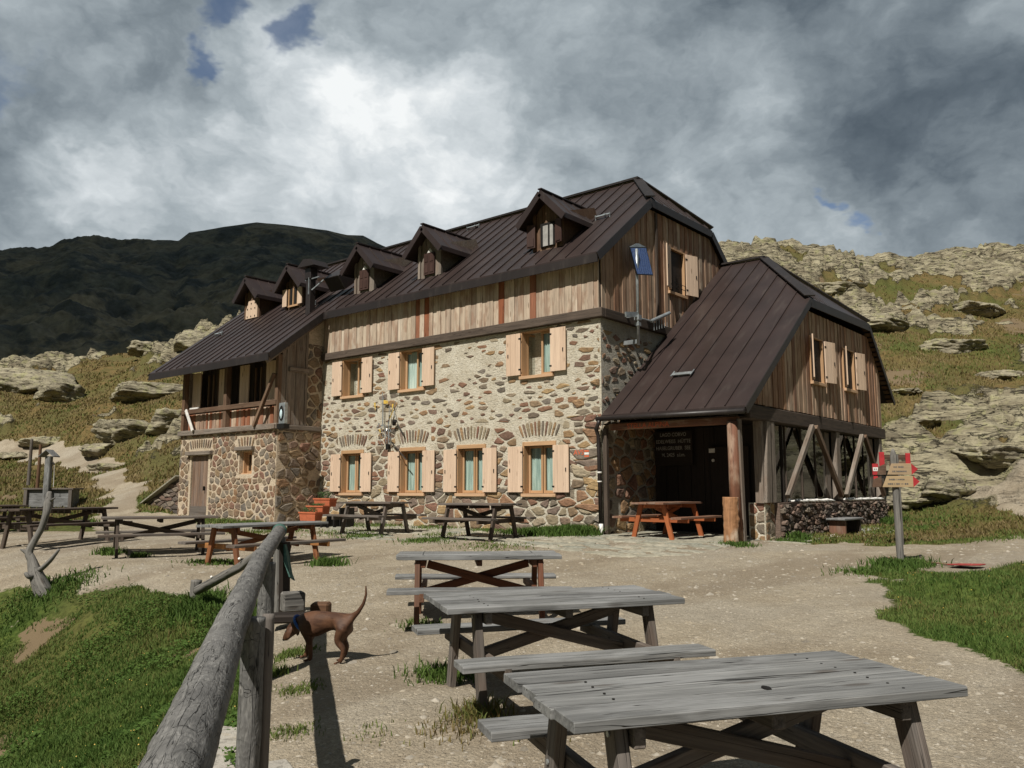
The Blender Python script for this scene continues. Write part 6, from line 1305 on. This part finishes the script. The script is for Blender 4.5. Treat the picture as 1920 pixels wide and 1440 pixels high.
def skin(name, chains, mat, parent, root=0, sub=2):
    vs, es, rs, idx = [], [], [], {}
    for ch in chains:
        prev = None
        for p in ch:
            if isinstance(p, str): cur = idx[p]
            else:
                cur = len(vs); vs.append(p[:3]); rs.append(p[3:5]); 
                if len(p) > 5: idx[p[5]] = cur
            if prev is not None: es.append((prev, cur))
            prev = cur
    me = bpy.data.meshes.new(name); me.from_pydata(vs, es, []); o = bpy.data.objects.new(name, me); col.objects.link(o)
    sk = o.modifiers.new('skin', 'SKIN'); sk.use_smooth_shade = True; sl = me.skin_vertices[0].data if me.skin_vertices else None
    if sl is None:
        bpy.context.view_layer.objects.active = o; o.select_set(True); bpy.ops.mesh.customdata_skin_add(); sl = me.skin_vertices[0].data
    for i, r in enumerate(rs): sl[i].radius = r
    sl[root].use_root = True
    ss = o.modifiers.new('sub', 'SUBSURF'); ss.levels = sub; ss.render_levels = sub; me.materials.append(mat); o.parent = parent
    bpy.context.view_layer.update(); dg = bpy.context.evaluated_depsgraph_get(); m2 = bpy.data.meshes.new_from_object(o.evaluated_get(dg)); m2.materials.clear(); m2.materials.append(mat)
    q = bpy.data.objects.new(name, m2); col.objects.link(q); q.parent = parent; bpy.data.objects.remove(o)
    m2.polygons.foreach_set('use_smooth', [True]*len(m2.polygons)); return q
coat = dogmat()
skin('body', [
    [(-.225, 0, .360, .082, .092, 'hip'), (-.12, 0, .368, .078, .080), (-.01, 0, .352, .088, .100), (.09, 0, .330, .102, .130), (.17, 0, .320, .098, .128, 'chest'), (.245, 0, .335, .072, .086), (.305, 0, .305, .060, .066), (.355, 0, .268, .064, .064), (.392, 0, .232, .050, .050), (.425, 0, .195, .036, .036), (.452, 0, .163, .032, .030)],
    ['hip', (-.235, .055, .285, .062, .085), (-.190, .070, .205, .042, .058), (-.262, .070, .130, .024, .028), (-.243, .070, .050, .021, .023), (-.210, .072, .020, .028, .020)],
    ['hip', (-.215, -.055, .285, .062, .085), (-.150, -.072, .205, .042, .058), (-.212, -.070, .130, .024, .028), (-.178, -.070, .050, .021, .023), (-.145, -.072, .020, .028, .020)],
    ['chest', (.150, .062, .235, .050, .062), (.115, .070, .165, .032, .036), (.100, .070, .090, .023, .025), (.100, .070, .035, .022, .022), (.128, .070, .018, .028, .019)],
    ['chest', (.185, -.062, .235, .050, .062), (.210, -.070, .165, .032, .036), (.235, -.070, .090, .023, .025), (.240, -.070, .035, .022, .022), (.268, -.070, .018, .028, .019)],
    ['hip', (-.30, 0, .405, .032, .036), (-.365, 0, .455, .021, .021), (-.42, 0, .53, .016, .016), (-.445, 0, .61, .012, .012), (-.44, 0, .69, .006, .006)]], coat, DG)
b = MB()
for s in (-1, 1):
    for (x, y) in ((-.185, .072) if s > 0 else (-.120, -.072), (.153, .070) if s > 0 else (.293, -.070)):
        for k in (-1, 0, 1): b.tube([(x-.012, y+k*.014, .014), (x+.012, y+k*.015, .010)], [.011, .008], 8)
b.build('toes', coat, DG, smooth=True)
b = MB()
for s in (-1, 1):
    P = [(.325, s*.048, .300), (.368, s*.052, .290), (.382, s*.070, .235), (.365, s*.076, .190), (.338, s*.070, .205), (.320, s*.060, .255)]; b.prism(P, (0, s*.010, 0))
b.build('ears', coat, DG, .003, smooth=True)
b = MB(); b.tube([(.447, 0, .176), (.463, 0, .160)], [.019, .012], 12); b.build('nose', M['iron'], DG, smooth=True)
b = MB(); 
for s in (-1, 1): b.tube([(.408, s*.036, .248), (.414, s*.041, .249)], [.010, .005], 8)
b.build('eyes', M['iron'], DG)
b = MB(); th = np.linspace(0, 2*np.pi, 25); ax = np.array([.55, 0, -.45]); ax /= np.linalg.norm(ax); u_ = np.array([0, 1, 0]); w_ = np.cross(ax, u_)
ring = [np.array([.275, 0, .322])+.070*math.cos(a)*u_+.082*math.sin(a)*w_ for a in th]; b.tube(ring, .010, 8, cap=False, ell=1.6); b.tube([ring[6]+(0, 0, 0), ring[6]+(.0, 0, -.04)], .010, 6); b.build('collar', M['blue'], DG, smooth=True)
